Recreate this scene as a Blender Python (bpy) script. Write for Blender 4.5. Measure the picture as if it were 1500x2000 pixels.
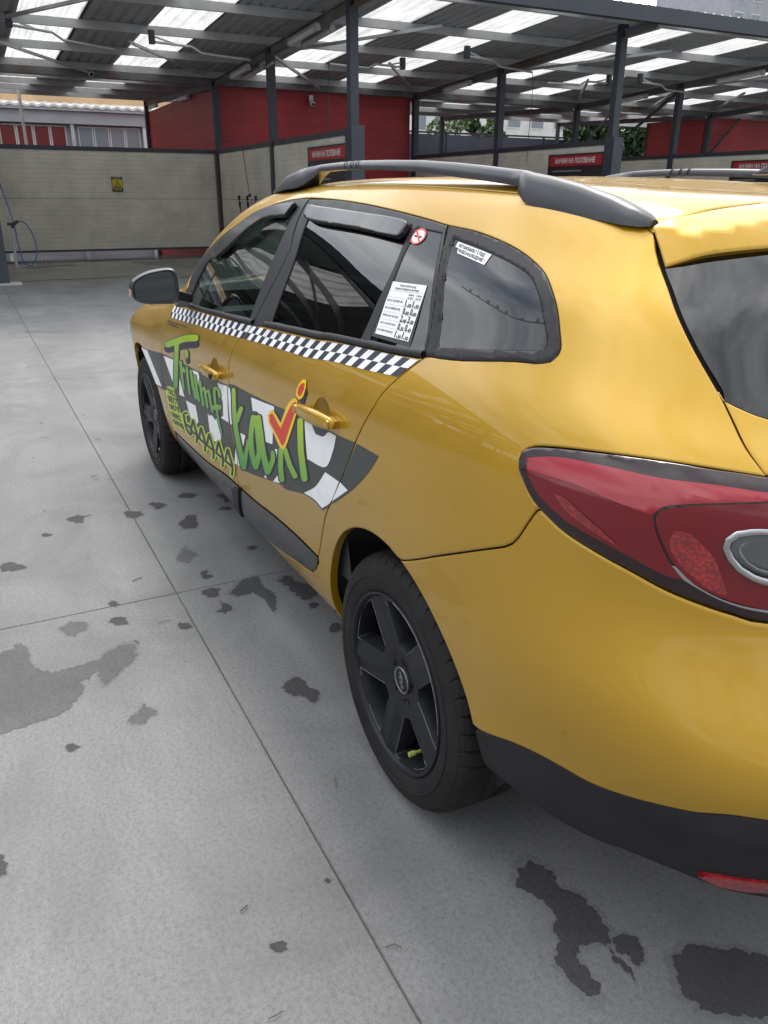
import bpy, bmesh, math, random
import numpy as np
from mathutils import Vector, Matrix, Euler
from mathutils.geometry import delaunay_2d_cdt

for _o in list(bpy.data.objects):
    bpy.data.objects.remove(_o, do_unlink=True)
scene = bpy.context.scene
C = scene.collection
random.seed(7)
rad = math.radians

# ------------------------------------------------------------------ camera
cam_d = bpy.data.cameras.new('camera')
cam_d.sensor_fit = 'VERTICAL'; cam_d.sensor_height = 36.0; cam_d.lens = 36.0 * 1549.18278 / 2000
cam_d.clip_start = .05; cam_d.clip_end = 3000
cam = bpy.data.objects.new('camera', cam_d); C.objects.link(cam)
cam.location = (-1.39645, 1.60539, 1.36991)
cam.rotation_euler = (1.19108, -0.00393, -2.04076)
scene.camera = cam

# ------------------------------------------------------------------ sky, sun, exposure
SUN_EL, SUN_AZ = rad(57), rad(-24)      # azimuth counter-clockwise from +x: high in front of the car, behind thin cloud
world = bpy.data.worlds.new('World'); scene.world = world; world.use_nodes = True
nt = world.node_tree; nt.nodes.clear()
w_out = nt.nodes.new('ShaderNodeOutputWorld'); w_bg = nt.nodes.new('ShaderNodeBackground'); w_sky = nt.nodes.new('ShaderNodeTexSky')
w_sky.sky_type = 'NISHITA'; w_sky.sun_disc = False; w_sky.sun_elevation = SUN_EL; w_sky.sun_rotation = math.pi / 2 - SUN_AZ
w_sky.air_density = 1.0; w_sky.dust_density = 2.5; w_sky.ozone_density = 1.0
w_tc = nt.nodes.new('ShaderNodeTexCoord'); w_map = nt.nodes.new('ShaderNodeMapping'); w_map.inputs['Scale'].default_value = (1, 1, 2.6)
w_noise = nt.nodes.new('ShaderNodeTexNoise'); w_noise.inputs['Scale'].default_value = 2.2; w_noise.inputs['Detail'].default_value = 7; w_noise.inputs['Roughness'].default_value = .55
w_ramp = nt.nodes.new('ShaderNodeValToRGB'); w_ramp.color_ramp.elements[0].position = .30; w_ramp.color_ramp.elements[1].position = .56
w_noise2 = nt.nodes.new('ShaderNodeTexNoise'); w_noise2.inputs['Scale'].default_value = 3.4; w_noise2.inputs['Detail'].default_value = 6
w_cloud = nt.nodes.new('ShaderNodeValToRGB')
w_cloud.color_ramp.elements[0].position = .32; w_cloud.color_ramp.elements[0].color = (9.0, 9.4, 10.0, 1)
w_cloud.color_ramp.elements[1].position = .66; w_cloud.color_ramp.elements[1].color = (17.5, 17.6, 17.8, 1)
w_mix = nt.nodes.new('ShaderNodeMix'); w_mix.data_type = 'RGBA'
lk = nt.links.new
lk(w_tc.outputs['Generated'], w_map.inputs['Vector']); lk(w_map.outputs[0], w_noise.inputs['Vector']); lk(w_map.outputs[0], w_noise2.inputs['Vector'])
lk(w_noise.outputs[0], w_ramp.inputs[0]); lk(w_noise2.outputs[0], w_cloud.inputs[0])
lk(w_ramp.outputs[0], w_mix.inputs['Factor']); lk(w_sky.outputs[0], w_mix.inputs[6]); lk(w_cloud.outputs[0], w_mix.inputs[7])
# thin cloud is brighter towards the sun behind it
w_dot = nt.nodes.new('ShaderNodeVectorMath'); w_dot.operation = 'DOT_PRODUCT'; lk(w_tc.outputs['Generated'], w_dot.inputs[0])
w_dot.inputs[1].default_value = (math.cos(SUN_EL) * math.cos(SUN_AZ), math.cos(SUN_EL) * math.sin(SUN_AZ), math.sin(SUN_EL))
w_glow = nt.nodes.new('ShaderNodeMapRange'); w_glow.inputs[1].default_value = -.3; w_glow.inputs[2].default_value = 1.; w_glow.inputs[3].default_value = .74; w_glow.inputs[4].default_value = 1.75; w_glow.interpolation_type = 'SMOOTHSTEP'
lk(w_dot.outputs['Value'], w_glow.inputs[0]); w_mul = nt.nodes.new('ShaderNodeVectorMath'); w_mul.operation = 'SCALE'; lk(w_mix.outputs[2], w_mul.inputs[0]); lk(w_glow.outputs[0], w_mul.inputs['Scale'])
lk(w_mul.outputs[0], w_bg.inputs['Color']); w_bg.inputs['Strength'].default_value = .10; lk(w_bg.outputs[0], w_out.inputs['Surface'])

sun_d = bpy.data.lights.new('sun', 'SUN'); sun_d.energy = 2.0; sun_d.angle = rad(18); sun_d.color = (1, .96, .90)
sun = bpy.data.objects.new('sun', sun_d); C.objects.link(sun)
_sd = Vector((math.cos(SUN_EL) * math.cos(SUN_AZ), math.cos(SUN_EL) * math.sin(SUN_AZ), math.sin(SUN_EL)))
sun.rotation_euler = _sd.to_track_quat('Z', 'Y').to_euler(); sun.location = _sd * 60

scene.view_settings.view_transform = 'Standard'; scene.view_settings.look = 'None'
scene.view_settings.exposure = 0.20; scene.view_settings.gamma = 1.0; scene.view_settings.use_curve_mapping = False
scene.render.engine = 'CYCLES'
scene.cycles.max_bounces = 6; scene.cycles.transparent_max_bounces = 10; scene.cycles.glossy_bounces = 4; scene.cycles.diffuse_bounces = 3
scene.cycles.caustics_reflective = False; scene.cycles.caustics_refractive = False

# ------------------------------------------------------------------ helpers
def tag(o, label=None, cat=None, group=None, kind=None):
    if label: o['label'] = label
    if cat: o['category'] = cat
    if group: o['group'] = group
    if kind: o['kind'] = kind
    return o

def empty(name, loc=(0, 0, 0), parent=None):
    o = bpy.data.objects.new(name, None); C.objects.link(o); o.location = loc; o.empty_display_size = .2
    if parent: o.parent = parent
    return o

def link(name, me, mat=None, parent=None, loc=None, rot=None):
    o = bpy.data.objects.new(name, me); C.objects.link(o)
    if mat is not None and len(me.materials) == 0:
        for m in (mat if isinstance(mat, (list, tuple)) else [mat]): me.materials.append(m)
    if parent: o.parent = parent
    if loc is not None: o.location = loc
    if rot is not None: o.rotation_euler = rot
    return o

def mesh(name, V, F, smooth=False, normals=None, midx=None):
    me = bpy.data.meshes.new(name); me.from_pydata([tuple(map(float, v)) for v in V], [], [tuple(map(int, f)) for f in F])
    if smooth: me.polygons.foreach_set('use_smooth', [True] * len(me.polygons))
    if midx is not None: me.polygons.foreach_set('material_index', list(midx))
    me.update()
    if normals is not None:
        me.normals_split_custom_set_from_vertices([tuple(map(float, n)) for n in normals])
    return me

class MB:
    """collects boxes, tubes, lathes and prisms into one mesh"""
    def __init__(self): self.V = []; self.F = []; self.S = []
    def add(self, V, F, smooth=False):
        n = len(self.V); self.V += [tuple(v) for v in V]; self.F += [tuple(i + n for i in f) for f in F]; self.S += [smooth] * len(F); return self
    def box(self, a, b, M=None):
        (x0, y0, z0), (x1, y1, z1) = a, b
        V = [(x0, y0, z0), (x1, y0, z0), (x1, y1, z0), (x0, y1, z0), (x0, y0, z1), (x1, y0, z1), (x1, y1, z1), (x0, y1, z1)]
        if M is not None: V = [tuple(M @ Vector(v)) for v in V]
        return self.add(V, [(3, 2, 1, 0), (4, 5, 6, 7), (0, 1, 5, 4), (1, 2, 6, 5), (2, 3, 7, 6), (3, 0, 4, 7)])
    def bar(self, p, q, w, h, up=(0, 0, 1)):
        p, q = Vector(p), Vector(q); d = (q - p).normalized(); s = d.cross(Vector(up))
        if s.length < 1e-4: s = d.cross(Vector((1, 0, 0)))
        s.normalize(); u = s.cross(d); V = []
        for c in (p, q):
            for a, b in ((-1, -1), (1, -1), (1, 1), (-1, 1)): V.append(tuple(c + s * a * w / 2 + u * b * h / 2))
        return self.add(V, [(0, 1, 2, 3), (7, 6, 5, 4), (0, 4, 5, 1), (1, 5, 6, 2), (2, 6, 7, 3), (3, 7, 4, 0)])
    def tube(self, pts, r, n=8, caps=True):
        pts = [Vector(p) for p in pts]; V = []; F = []; up = None
        for i, p in enumerate(pts):
            d = (pts[min(i + 1, len(pts) - 1)] - pts[max(i - 1, 0)]).normalized()
            if up is None: up = d.orthogonal().normalized()
            up = (up - d * up.dot(d)).normalized(); s = d.cross(up); rr = r[i] if isinstance(r, (list, tuple)) else r
            for k in range(n):
                a = 2 * math.pi * k / n; V.append(tuple(p + (up * math.cos(a) + s * math.sin(a)) * rr))
        for i in range(len(pts) - 1):
            for k in range(n): F.append((i * n + k, i * n + (k + 1) % n, (i + 1) * n + (k + 1) % n, (i + 1) * n + k))
        self.add(V, F, True)
        if caps:
            self.add(V[:n], [tuple(range(n))[::-1]]); self.add(V[-n:], [tuple(range(n))])
        return self
    def lathe(self, prof, n=48, axis='y', closed=False, smooth=True):
        V = []; F = []; m = len(prof)
        for k in range(n):
            a = 2 * math.pi * k / n; c, s = math.cos(a), math.sin(a)
            for r, h in prof: V.append((r * c, h, r * s) if axis == 'y' else ((r * c, r * s, h) if axis == 'z' else (h, r * c, r * s)))
        for k in range(n):
            k2 = (k + 1) % n
            for i in range(m if closed else m - 1):
                j = (i + 1) % m; F.append((k * m + i, k * m + j, k2 * m + j, k2 * m + i))
        return self.add(V, F, smooth)
    def prism(self, poly, h0, h1, axis=2):
        """poly: 2D outline; extruded along axis"""
        n = len(poly)
        def P(p, h): q = [p[0], p[1]]; q.insert(axis, h); return tuple(q)
        V = [P(p, h0) for p in poly] + [P(p, h1) for p in poly]
        F = [tuple(range(n))[::-1], tuple(range(n, 2 * n))] + [(i, (i + 1) % n, n + (i + 1) % n, n + i) for i in range(n)]
        return self.add(V, F)
    def build(self, name, mat, parent=None, loc=None, rot=None, bevel=0, seg=2):
        me = bpy.data.meshes.new(name); me.from_pydata(self.V, [], self.F)
        me.polygons.foreach_set('use_smooth', self.S); me.update()
        bm = bmesh.new(); bm.from_mesh(me); bmesh.ops.recalc_face_normals(bm, faces=bm.faces)
        if bevel: bmesh.ops.bevel(bm, geom=[e for e in bm.edges if len(e.link_faces) == 2 and e.calc_face_angle(0) > .6], offset=bevel, segments=seg, affect='EDGES', profile=.6)
        bm.to_mesh(me); bm.free()
        return link(name, me, mat, parent, loc, rot)

# ------------------------------------------------------------------ materials
def mat(name, col=(.5, .5, .5), rough=.5, metal=0., coat=0., coat_r=.03, spec=.5):
    m = bpy.data.materials.new(name); m.use_nodes = True; b = m.node_tree.nodes['Principled BSDF']
    b.inputs['Base Color'].default_value = (*col, 1); b.inputs['Roughness'].default_value = rough; b.inputs['Metallic'].default_value = metal
    b.inputs['Coat Weight'].default_value = coat; b.inputs['Coat Roughness'].default_value = coat_r; b.inputs['Specular IOR Level'].default_value = spec
    return m

def nodes(m):
    t = m.node_tree; return t, t.nodes['Principled BSDF'], t.links.new

def noise(t, scale, detail=4, rough=.55, vec=None, dist=0):
    n = t.nodes.new('ShaderNodeTexNoise'); n.inputs['Scale'].default_value = scale; n.inputs['Detail'].default_value = detail
    n.inputs['Roughness'].default_value = rough; n.inputs['Distortion'].default_value = dist
    if vec is not None: t.links.new(vec, n.inputs['Vector'])
    return n.outputs[0]

def ramp(t, fac, stops):
    r = t.nodes.new('ShaderNodeValToRGB'); e = r.color_ramp.elements
    while len(e) < len(stops): e.new(.5)
    for k, (p, c) in enumerate(stops): e[k].position = p; e[k].color = (c if len(c) == 4 else (*c, 1)) if isinstance(c, (tuple, list)) else (c, c, c, 1)
    t.links.new(fac, r.inputs[0]); return r.outputs[0]

def mixc(t, fac, a, b, mode='MIX'):
    n = t.nodes.new('ShaderNodeMix'); n.data_type = 'RGBA'; n.blend_type = mode
    for s, v in ((n.inputs['Factor'], fac), (n.inputs[6], a), (n.inputs[7], b)):
        if isinstance(v, bpy.types.NodeSocket): t.links.new(v, s)
        elif isinstance(v, (int, float)): s.default_value = v
        else: s.default_value = (*v, 1)
    return n.outputs[2]

def bump(t, b, h, strength=.2, dist=.01):
    n = t.nodes.new('ShaderNodeBump'); n.inputs['Strength'].default_value = strength; n.inputs['Distance'].default_value = dist
    t.links.new(h, n.inputs['Height']); t.links.new(n.outputs[0], b.inputs['Normal']); return n

def coords(t, kind='Object', scale=(1, 1, 1), rot=(0, 0, 0)):
    tc = t.nodes.new('ShaderNodeTexCoord'); mp = t.nodes.new('ShaderNodeMapping'); mp.inputs['Scale'].default_value = scale; mp.inputs['Rotation'].default_value = rot
    t.links.new(tc.outputs[kind], mp.inputs['Vector']); return mp.outputs[0]

def worldpos(t, scale=(1, 1, 1)):
    g = t.nodes.new('ShaderNodeNewGeometry'); mp = t.nodes.new('ShaderNodeMapping'); mp.inputs['Scale'].default_value = scale
    t.links.new(g.outputs['Position'], mp.inputs['Vector']); return mp.outputs[0]

def noisy(m, amt=.12, scale=6, rvar=.08, kind='world', sc=(1, 1, 1)):
    """gentle colour and roughness variation"""
    t, b, l = nodes(m); v = worldpos(t, sc) if kind == 'world' else coords(t, kind, sc)
    c = tuple(b.inputs['Base Color'].default_value[:3]); n = noise(t, scale, 5, .6, v)
    f = ramp(t, n, [(.3, 0.), (.7, 1.)])
    l(mixc(t, f, tuple(x * (1 - amt) for x in c), tuple(min(1, x * (1 + amt)) for x in c)), b.inputs['Base Color'])
    r = b.inputs['Roughness'].default_value
    l(ramp(t, n, [(.25, max(0, r - rvar)), (.75, min(1, r + rvar))]), b.inputs['Roughness'])
    return m

def glass_mat(name, tint, ior=1.5, extra=0.):
    m = bpy.data.materials.new(name); m.use_nodes = True; t = m.node_tree; t.nodes.clear(); l = t.links.new
    out = t.nodes.new('ShaderNodeOutputMaterial'); mx = t.nodes.new('ShaderNodeMixShader'); tr = t.nodes.new('ShaderNodeBsdfTransparent'); gl = t.nodes.new('ShaderNodeBsdfGlossy')
    fr = t.nodes.new('ShaderNodeFresnel'); fr.inputs['IOR'].default_value = ior; tr.inputs['Color'].default_value = (*tint, 1); gl.inputs['Roughness'].default_value = .0
    v = worldpos(t); n = noise(t, 3.0, 5, .6, v); r = ramp(t, n, [(.45, .0), (.8, .03)])
    l(r, gl.inputs['Roughness'])
    ad = t.nodes.new('ShaderNodeMath'); ad.operation = 'ADD'; ad.use_clamp = True; l(fr.outputs[0], ad.inputs[0]); ad.inputs[1].default_value = extra
    l(ad.outputs[0], mx.inputs[0]); l(tr.outputs[0], mx.inputs[1]); l(gl.outputs[0], mx.inputs[2]); l(mx.outputs[0], out.inputs['Surface'])
    return m

M = {}
def carpaint():
    m = mat('gold_paint', (.60, .36, .022), .34, .5, .75, .03); t, b, l = nodes(m)
    v = coords(t, 'Object'); big = noise(t, 2.2, 4, .55, v); fl = noise(t, 900, 1, .5, v)
    c = mixc(t, ramp(t, big, [(.35, 0.), (.65, 1.)]), (.445, .255, .009), (.48, .278, .012))
    l(c, b.inputs['Base Color'])
    d = noise(t, 7, 6, .65, v); l(ramp(t, d, [(.35, .36), (.75, .46)]), b.inputs['Roughness'])
    d2 = noise(t, 11, 6, .7, v); l(ramp(t, d2, [(.45, .004), (.85, .05)]), b.inputs['Coat Roughness'])
    bump(t, b, fl, .02, .0004)
    return m
M['paint'] = carpaint()
M['blackgloss'] = noisy(mat('piano_black', (.013, .014, .016), .30, 0, .35, .08), .2, 9, .08)
M['blackmatt'] = noisy(mat('satin_black_trim', (.022, .023, .026), .45), .25, 14, .1)
M['rubber'] = noisy(mat('rubber', (.028, .028, .030), .62), .3, 18, .12)
M['seam'] = mat('seam_black', (.012, .010, .008), .8)  # plain black for gap backing strips, joints and small dark parts
M['valance'] = noisy(mat('textured_black_plastic', (.016, .016, .018), .6), .25, 10, .12)
M['valance_top'] = noisy(mat('lit_valance_plastic', (.10, .11, .125), .45), .2, 10, .1)  # lit copy of the valance plastic, sky brightness painted into the grey; unused
M['glass_dark'] = glass_mat('privacy_glass', (.035, .04, .042), 1.55, .035)
M['glass_side'] = glass_mat('side_glass', (.50, .60, .55), 1.52, .04)
M['mirror'] = mat('mirror_glass', (.085, .095, .10), .02, 1.0)
M['interior'] = noisy(mat('cabin_trim', (.045, .048, .05), .7), .2, 12, .1)
M['seat'] = noisy(mat('seat_fabric', (.06, .065, .07), .9), .2, 40, .05)
M['sticker_black'] = noisy(mat('sticker_black', (.040, .048, .048), .42), .12, 30, .08)
M['sticker_ink'] = mat('sticker_ink', (.02, .022, .04), .45)
M['sticker_white'] = noisy(mat('sticker_white', (.84, .85, .87), .38), .05, 25, .08)
M['sticker_yellow'] = mat('sticker_yellow', (.85, .55, .03), .4)
M['sticker_red'] = mat('sticker_red', (.62, .045, .02), .4)
M['sticker_lime'] = mat('sticker_lime', (.45, .58, .05), .4)
def green_grad():
    m = mat('sticker_green', (.3, .5, .05), .4); t, b, l = nodes(m)
    tc = t.nodes.new('ShaderNodeTexCoord'); sp = t.nodes.new('ShaderNodeSeparateXYZ'); l(tc.outputs['Generated'], sp.inputs[0])
    l(ramp(t, sp.outputs['Z'], [(0., (.045, .30, .045)), (.55, (.20, .42, .05)), (1., (.42, .56, .012))]), b.inputs['Base Color']); return m
M['sticker_green'] = green_grad()
M['lens_red'] = mat('lamp_lens_red', (.15, .002, .006), .18, 0, .25, .01)
M['lens_dark'] = mat('lamp_lens_dark', (.014, .002, .004), .18, 0, .25, .01)
M['lens_skylit'] = mat('lamp_lens_skylit', (.28, .006, .014), .18, 0, .4, .01)  # paler copy of the red lens, sky reflection on the upper facet painted in
M['lens_bright'] = mat('lamp_reflector_red', (.62, .012, .010), .25, 0, 1, .01)
def _facets(m):
    t, b, l = nodes(m); v = coords(t, 'Object'); vo = t.nodes.new('ShaderNodeTexVoronoi'); vo.inputs['Scale'].default_value = 170; l(v, vo.inputs['Vector']); n = noise(t, 16, 3, .6, v)
    c = mixc(t, ramp(t, vo.outputs['Distance'], [(.1, 0.), (.6, 1.)]), (.55, .012, .010), (.20, .004, .006)); c = mixc(t, ramp(t, n, [(.35, 0.), (.65, .7)]), c, (.13, .003, .006)); l(c, b.inputs['Base Color'])
_facets(M['lens_bright'])
M['chrome'] = mat('chrome', (.42, .42, .43), .18, 1)
M['lamp_clear'] = mat('lamp_clear', (.09, .095, .10), .08, .3, 1, .01)
M['rim'] = noisy(mat('worn_black_alloy', (.016, .017, .021), .40, .25), .3, 20, .12, 'Object')
M['scuff'] = noisy(mat('scuffed_alloy', (.20, .20, .21), .5, .6), .4, 60, .1, 'Object')
M['tyre'] = None
def tyre_mat():
    m = mat('tyre_rubber', (.021, .021, .023), .68); t, b, l = nodes(m); v = coords(t, 'Object')
    n = noise(t, 7, 6, .65, v); l(mixc(t, ramp(t, n, [(.35, 0.), (.72, 1.)]), (.009, .009, .010), (.022, .021, .021)), b.inputs['Base Color'])
    bump(t, b, noise(t, 160, 3, .6, v), .12, .002); return m
M['tyre'] = tyre_mat()
for _k, _s in (('tyre', .25), ('valance', .25), ('rim', .3), ('rubber', .25), ('blackmatt', .3)): M[_k].node_tree.nodes['Principled BSDF'].inputs['Specular IOR Level'].default_value = _s
M['brake'] = mat('rusty_disc', (.12, .08, .06), .55, .6)
M['valve'] = mat('valve_cap', (.36, .38, .09), .5)
M['rail'] = noisy(mat('roof_rail_black', (.030, .031, .035), .36, 0, .25, .2), .2, 9, .08)
M['paper'] = mat('paper', (.78, .79, .80), .6)
M['ink'] = mat('ink', (.03, .03, .035), .6)
M['paperline'] = mat('print_line', (.35, .35, .36), .6)

# ------------------------------------------------------------------ car body surface
# half body (y >= 0), rear axle at x=0, nose at +x.  rows go from the sill up to the
# roof centre line, columns go from the nose centre round the flank to the tail centre
def _tab():
    XS = [3.05, 2.7, 2.3, 1.9, 1.4, .9, .4, 0., -.3, -.55]
    def low(front, ys, zs, rear):
        return front + [(x, y, z) for x, y, z in zip(XS, ys, zs)] + rear
    R = []
    R.append(low([(3.42, 0, .19), (3.39, .33, .19), (3.25, .6, .19)],
                 [.70, .74, .755, .76, .76, .76, .755, .75, .74, .70], [.19, .19, .19, .19, .19, .19, .20, .22, .24, .25],
                 [(-.72, .62, .25), (-.82, .47, .25), (-.87, .25, .25), (-.88, 0, .25)]))
    R.append(low([(3.53, 0, .29), (3.50, .35, .29), (3.34, .66, .29)],
                 [.80, .83, .838, .84, .84, .84, .842, .848, .85, .822], [.29, .29, .29, .29, .29, .29, .30, .31, .32, .32],
                 [(-.75, .715, .33), (-.865, .54, .33), (-.905, .29, .33), (-.92, 0, .33)]))
    R.append(low([(3.58, 0, .47), (3.55, .36, .47), (3.37, .69, .47)],
                 [.845, .87, .876, .872, .870, .872, .876, .884, .886, .860], [.47, .47, .47, .47, .47, .47, .47, .47, .47, .47],
                 [(-.80, .765, .49), (-.935, .575, .50), (-.99, .30, .50), (-1.003, 0, .50)]))
    R.append(low([(3.56, 0, .66), (3.53, .36, .66), (3.35, .69, .66)],
                 [.855, .888, .893, .890, .889, .890, .893, .901, .903, .880], [.66, .66, .66, .66, .66, .66, .66, .66, .66, .665],
                 [(-.815, .788, .665), (-.95, .588, .668), (-1.005, .305, .67), (-1.017, 0, .67)]))
    R.append(low([(3.42, 0, .80), (3.385, .36, .79), (3.2, .67, .785)],
                 [.835, .884, .893, .893, .894, .896, .898, .902, .898, .861], [.78, .78, .775, .77, .78, .79, .80, .815, .825, .825],
                 [(-.758, .752, .82), (-.87, .56, .82), (-.917, .295, .82), (-.93, 0, .82)]))
    R.append([(3.05, 0, .925), (3.02, .35, .915), (2.95, .62, .90), (2.82, .77, .875), (2.6, .843, .862), (2.28, .875, .85),
              (1.9, .887, .85), (1.4, .890, .868), (.9, .891, .89), (.4, .890, .915), (0, .888, .945), (-.3, .883, .962), (-.55, .852, .962),
              (-.745, .762, .955), (-.865, .58, .94), (-.92, .30, .93), (-.935, 0, .93)])
    R.append([(2.5, 0, 1.0), (2.46, .35, .995), (2.34, .60, .985), (2.28, .73, .972), (2.15, .815, .957), (1.98, .848, .950),
              (1.7, .859, .958), (1.3, .858, .985), (.9, .851, 1.01), (.4, .840, 1.048), (0, .826, 1.082), (-.3, .813, 1.11), (-.53, .785, 1.095),
              (-.70, .705, 1.07), (-.81, .54, 1.045), (-.865, .28, 1.035), (-.88, 0, 1.035)])
    R.append([(1.95, 0, 1.215), (1.92, .32, 1.21), (1.84, .55, 1.20), (1.83, .667, 1.205), (1.745, .746, 1.197), (1.63, .768, 1.186),
              (1.42, .776, 1.176), (1.15, .775, 1.175), (.85, .769, 1.19), (.4, .762, 1.21), (.02, .757, 1.22), (-.25, .75, 1.22), (-.455, .728, 1.205),
              (-.60, .655, 1.185), (-.70, .50, 1.17), (-.755, .26, 1.165), (-.77, 0, 1.165)])
    R.append([(1.46, 0, 1.402), (1.45, .30, 1.40), (1.42, .48, 1.392), (1.39, .57, 1.384), (1.35, .63, 1.372), (1.29, .661, 1.358),
              (1.17, .675, 1.35), (1.02, .681, 1.348), (.8, .684, 1.344), (.4, .686, 1.335), (.03, .687, 1.313), (-.23, .683, 1.297), (-.41, .66, 1.285),
              (-.53, .59, 1.277), (-.62, .46, 1.275), (-.675, .24, 1.277), (-.69, 0, 1.278)])
    R.append([(1.26, 0, 1.428), (1.25, .25, 1.426), (1.23, .41, 1.42), (1.205, .49, 1.415), (1.175, .55, 1.408), (1.13, .586, 1.403),
              (1.05, .605, 1.40), (.94, .613, 1.402), (.75, .618, 1.402), (.4, .621, 1.395), (.03, .622, 1.376), (-.20, .617, 1.36), (-.36, .59, 1.345),
              (-.46, .52, 1.34), (-.54, .40, 1.342), (-.59, .20, 1.348), (-.605, 0, 1.35)])
    R.append([(1.05, 0, 1.442), (1.04, .18, 1.439), (1.03, .29, 1.435), (1.01, .35, 1.432), (.99, .39, 1.429), (.96, .415, 1.427),
              (.92, .43, 1.428), (.84, .44, 1.43), (.70, .44, 1.431), (.4, .44, 1.426), (.06, .44, 1.409), (-.14, .43, 1.394), (-.27, .40, 1.382),
              (-.35, .34, 1.378), (-.40, .25, 1.379), (-.43, .12, 1.382), (-.44, 0, 1.383)])
    xs = [.95, .945, .935, .92, .905, .885, .85, .78, .65, .38, .10, -.04, -.12, -.17, -.20, -.22, -.225]
    R.append([(x, 0, 1.424 - .036 * (x - .75) ** 2) for x in xs])
    T = np.array(R, float)
    for i in (9, 10):                                   # roof skin: one even crown
        x, y = T[i, :, 0], T[i, :, 1]
        T[i, :, 2] = 1.424 - .036 * (x - .75) ** 2 - .15 * np.maximum(0, -.25 - x) ** 2 - .10 * np.maximum(0, x - .95) ** 2 - .030 * y ** 2 - .10 * y ** 4
    return T

def _card(kn):
    """cardinal natural cubic spline through knots kn: returns second-derivative operator"""
    n = len(kn); h = np.diff(kn); A = np.zeros((n, n)); B = np.zeros((n, n)); A[0, 0] = A[-1, -1] = 1
    for i in range(1, n - 1):
        A[i, i - 1], A[i, i], A[i, i + 1] = h[i - 1], 2 * (h[i - 1] + h[i]), h[i]
        B[i, i - 1], B[i, i], B[i, i + 1] = 6 / h[i - 1], -6 / h[i - 1] - 6 / h[i], 6 / h[i]
    return np.linalg.solve(A, B)

def _basis(kn, M2, t, der=0):
    t = np.asarray(t, float); i = np.clip(np.searchsorted(kn, t) - 1, 0, len(kn) - 2); h = kn[i + 1] - kn[i]
    a = (kn[i + 1] - t) / h; b = (t - kn[i]) / h; n = len(kn); I = np.eye(n)
    if der == 0:
        return a[:, None] * I[i] + b[:, None] * I[i + 1] + (((a ** 3 - a) * h * h / 6)[:, None] * M2[i] + ((b ** 3 - b) * h * h / 6)[:, None] * M2[i + 1])
    return (I[i + 1] - I[i]) / h[:, None] + (-(3 * a * a - 1) * h / 6)[:, None] * M2[i] + ((3 * b * b - 1) * h / 6)[:, None] * M2[i + 1]

class Surface:
    def __init__(self):
        T = _tab(); mir = np.array([1, -1, 1.])
        E = np.concatenate([T[:, 2:0:-1] * mir, T, T[:, -2:-4:-1] * mir], 1)
        E = np.concatenate([E, E[-2:-4:-1] * mir], 0)
        du = np.linalg.norm(np.diff(E[3:9], axis=1), axis=2).mean(0); dv = np.linalg.norm(np.diff(E[:, 7:15], axis=0), axis=2).mean(1)
        ku = np.concatenate([[0], np.cumsum(du)]); ku -= ku[2]; kv = np.concatenate([[0], np.cumsum(dv)])
        self.E, self.ku, self.kv = E, ku, kv; self.Mu, self.Mv = _card(ku), _card(kv)
        self.umax = ku[-3]; self.vmax = kv[-3]
        nu, nv = 360, 170
        self.gu = np.linspace(0, self.umax, nu); self.gv = np.linspace(0, self.vmax, nv)
        U, V = np.meshgrid(self.gu, self.gv, indexing='ij'); self.gU, self.gV = U.ravel(), V.ravel()
        self.G = self(self.gU, self.gV)
    def __call__(self, u, v, du=0, dv=0):
        u = np.atleast_1d(np.asarray(u, float)); v = np.atleast_1d(np.asarray(v, float)); out = np.zeros((len(u), 3))
        for s in range(0, len(u), 20000):
            Bu = _basis(self.ku, self.Mu, u[s:s + 20000], du); Bv = _basis(self.kv, self.Mv, v[s:s + 20000], dv)
            out[s:s + 20000] = np.einsum('ni,ijk,nj->nk', Bv, self.E, Bu, optimize=True)
        return out
    def normal(self, u, v):
        n = np.cross(self(u, v, 1, 0), self(u, v, 0, 1)); n /= np.linalg.norm(n, axis=1)[:, None] + 1e-12
        return n
    def inv(self, pts, w=(1, 1, 1)):
        """nearest (u, v) for 3D points; w weights the axes (0 on y = match in side view)"""
        pts = np.atleast_2d(np.asarray(pts, float)); w = np.asarray(w, float); uv = []
        for p in pts:
            d = (((self.G - p) * w) ** 2).sum(1)
            if w[1] == 0: d = d + 10 * (self.G[:, 1] < .3)
            k = d.argmin(); uv.append((self.gU[k], self.gV[k]))
        uv = np.array(uv)
        for _ in range(8):
            S = self(uv[:, 0], uv[:, 1]); Su = self(uv[:, 0], uv[:, 1], 1, 0); Sv = self(uv[:, 0], uv[:, 1], 0, 1)
            r = (pts - S) * w; a = (Su * w * Su).sum(1); b = (Su * w * Sv).sum(1); c = (Sv * w * Sv).sum(1)
            p_, q_ = (Su * r).sum(1), (Sv * r).sum(1); D = a * c - b * b + 1e-9
            uv[:, 0] += np.clip((c * p_ - b * q_) / D, -.03, .03); uv[:, 1] += np.clip((a * q_ - b * p_) / D, -.03, .03)
            uv[:, 0] = np.clip(uv[:, 0], 0, self.umax); uv[:, 1] = np.clip(uv[:, 1], 0, self.vmax)
        return uv
SF = Surface()

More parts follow.
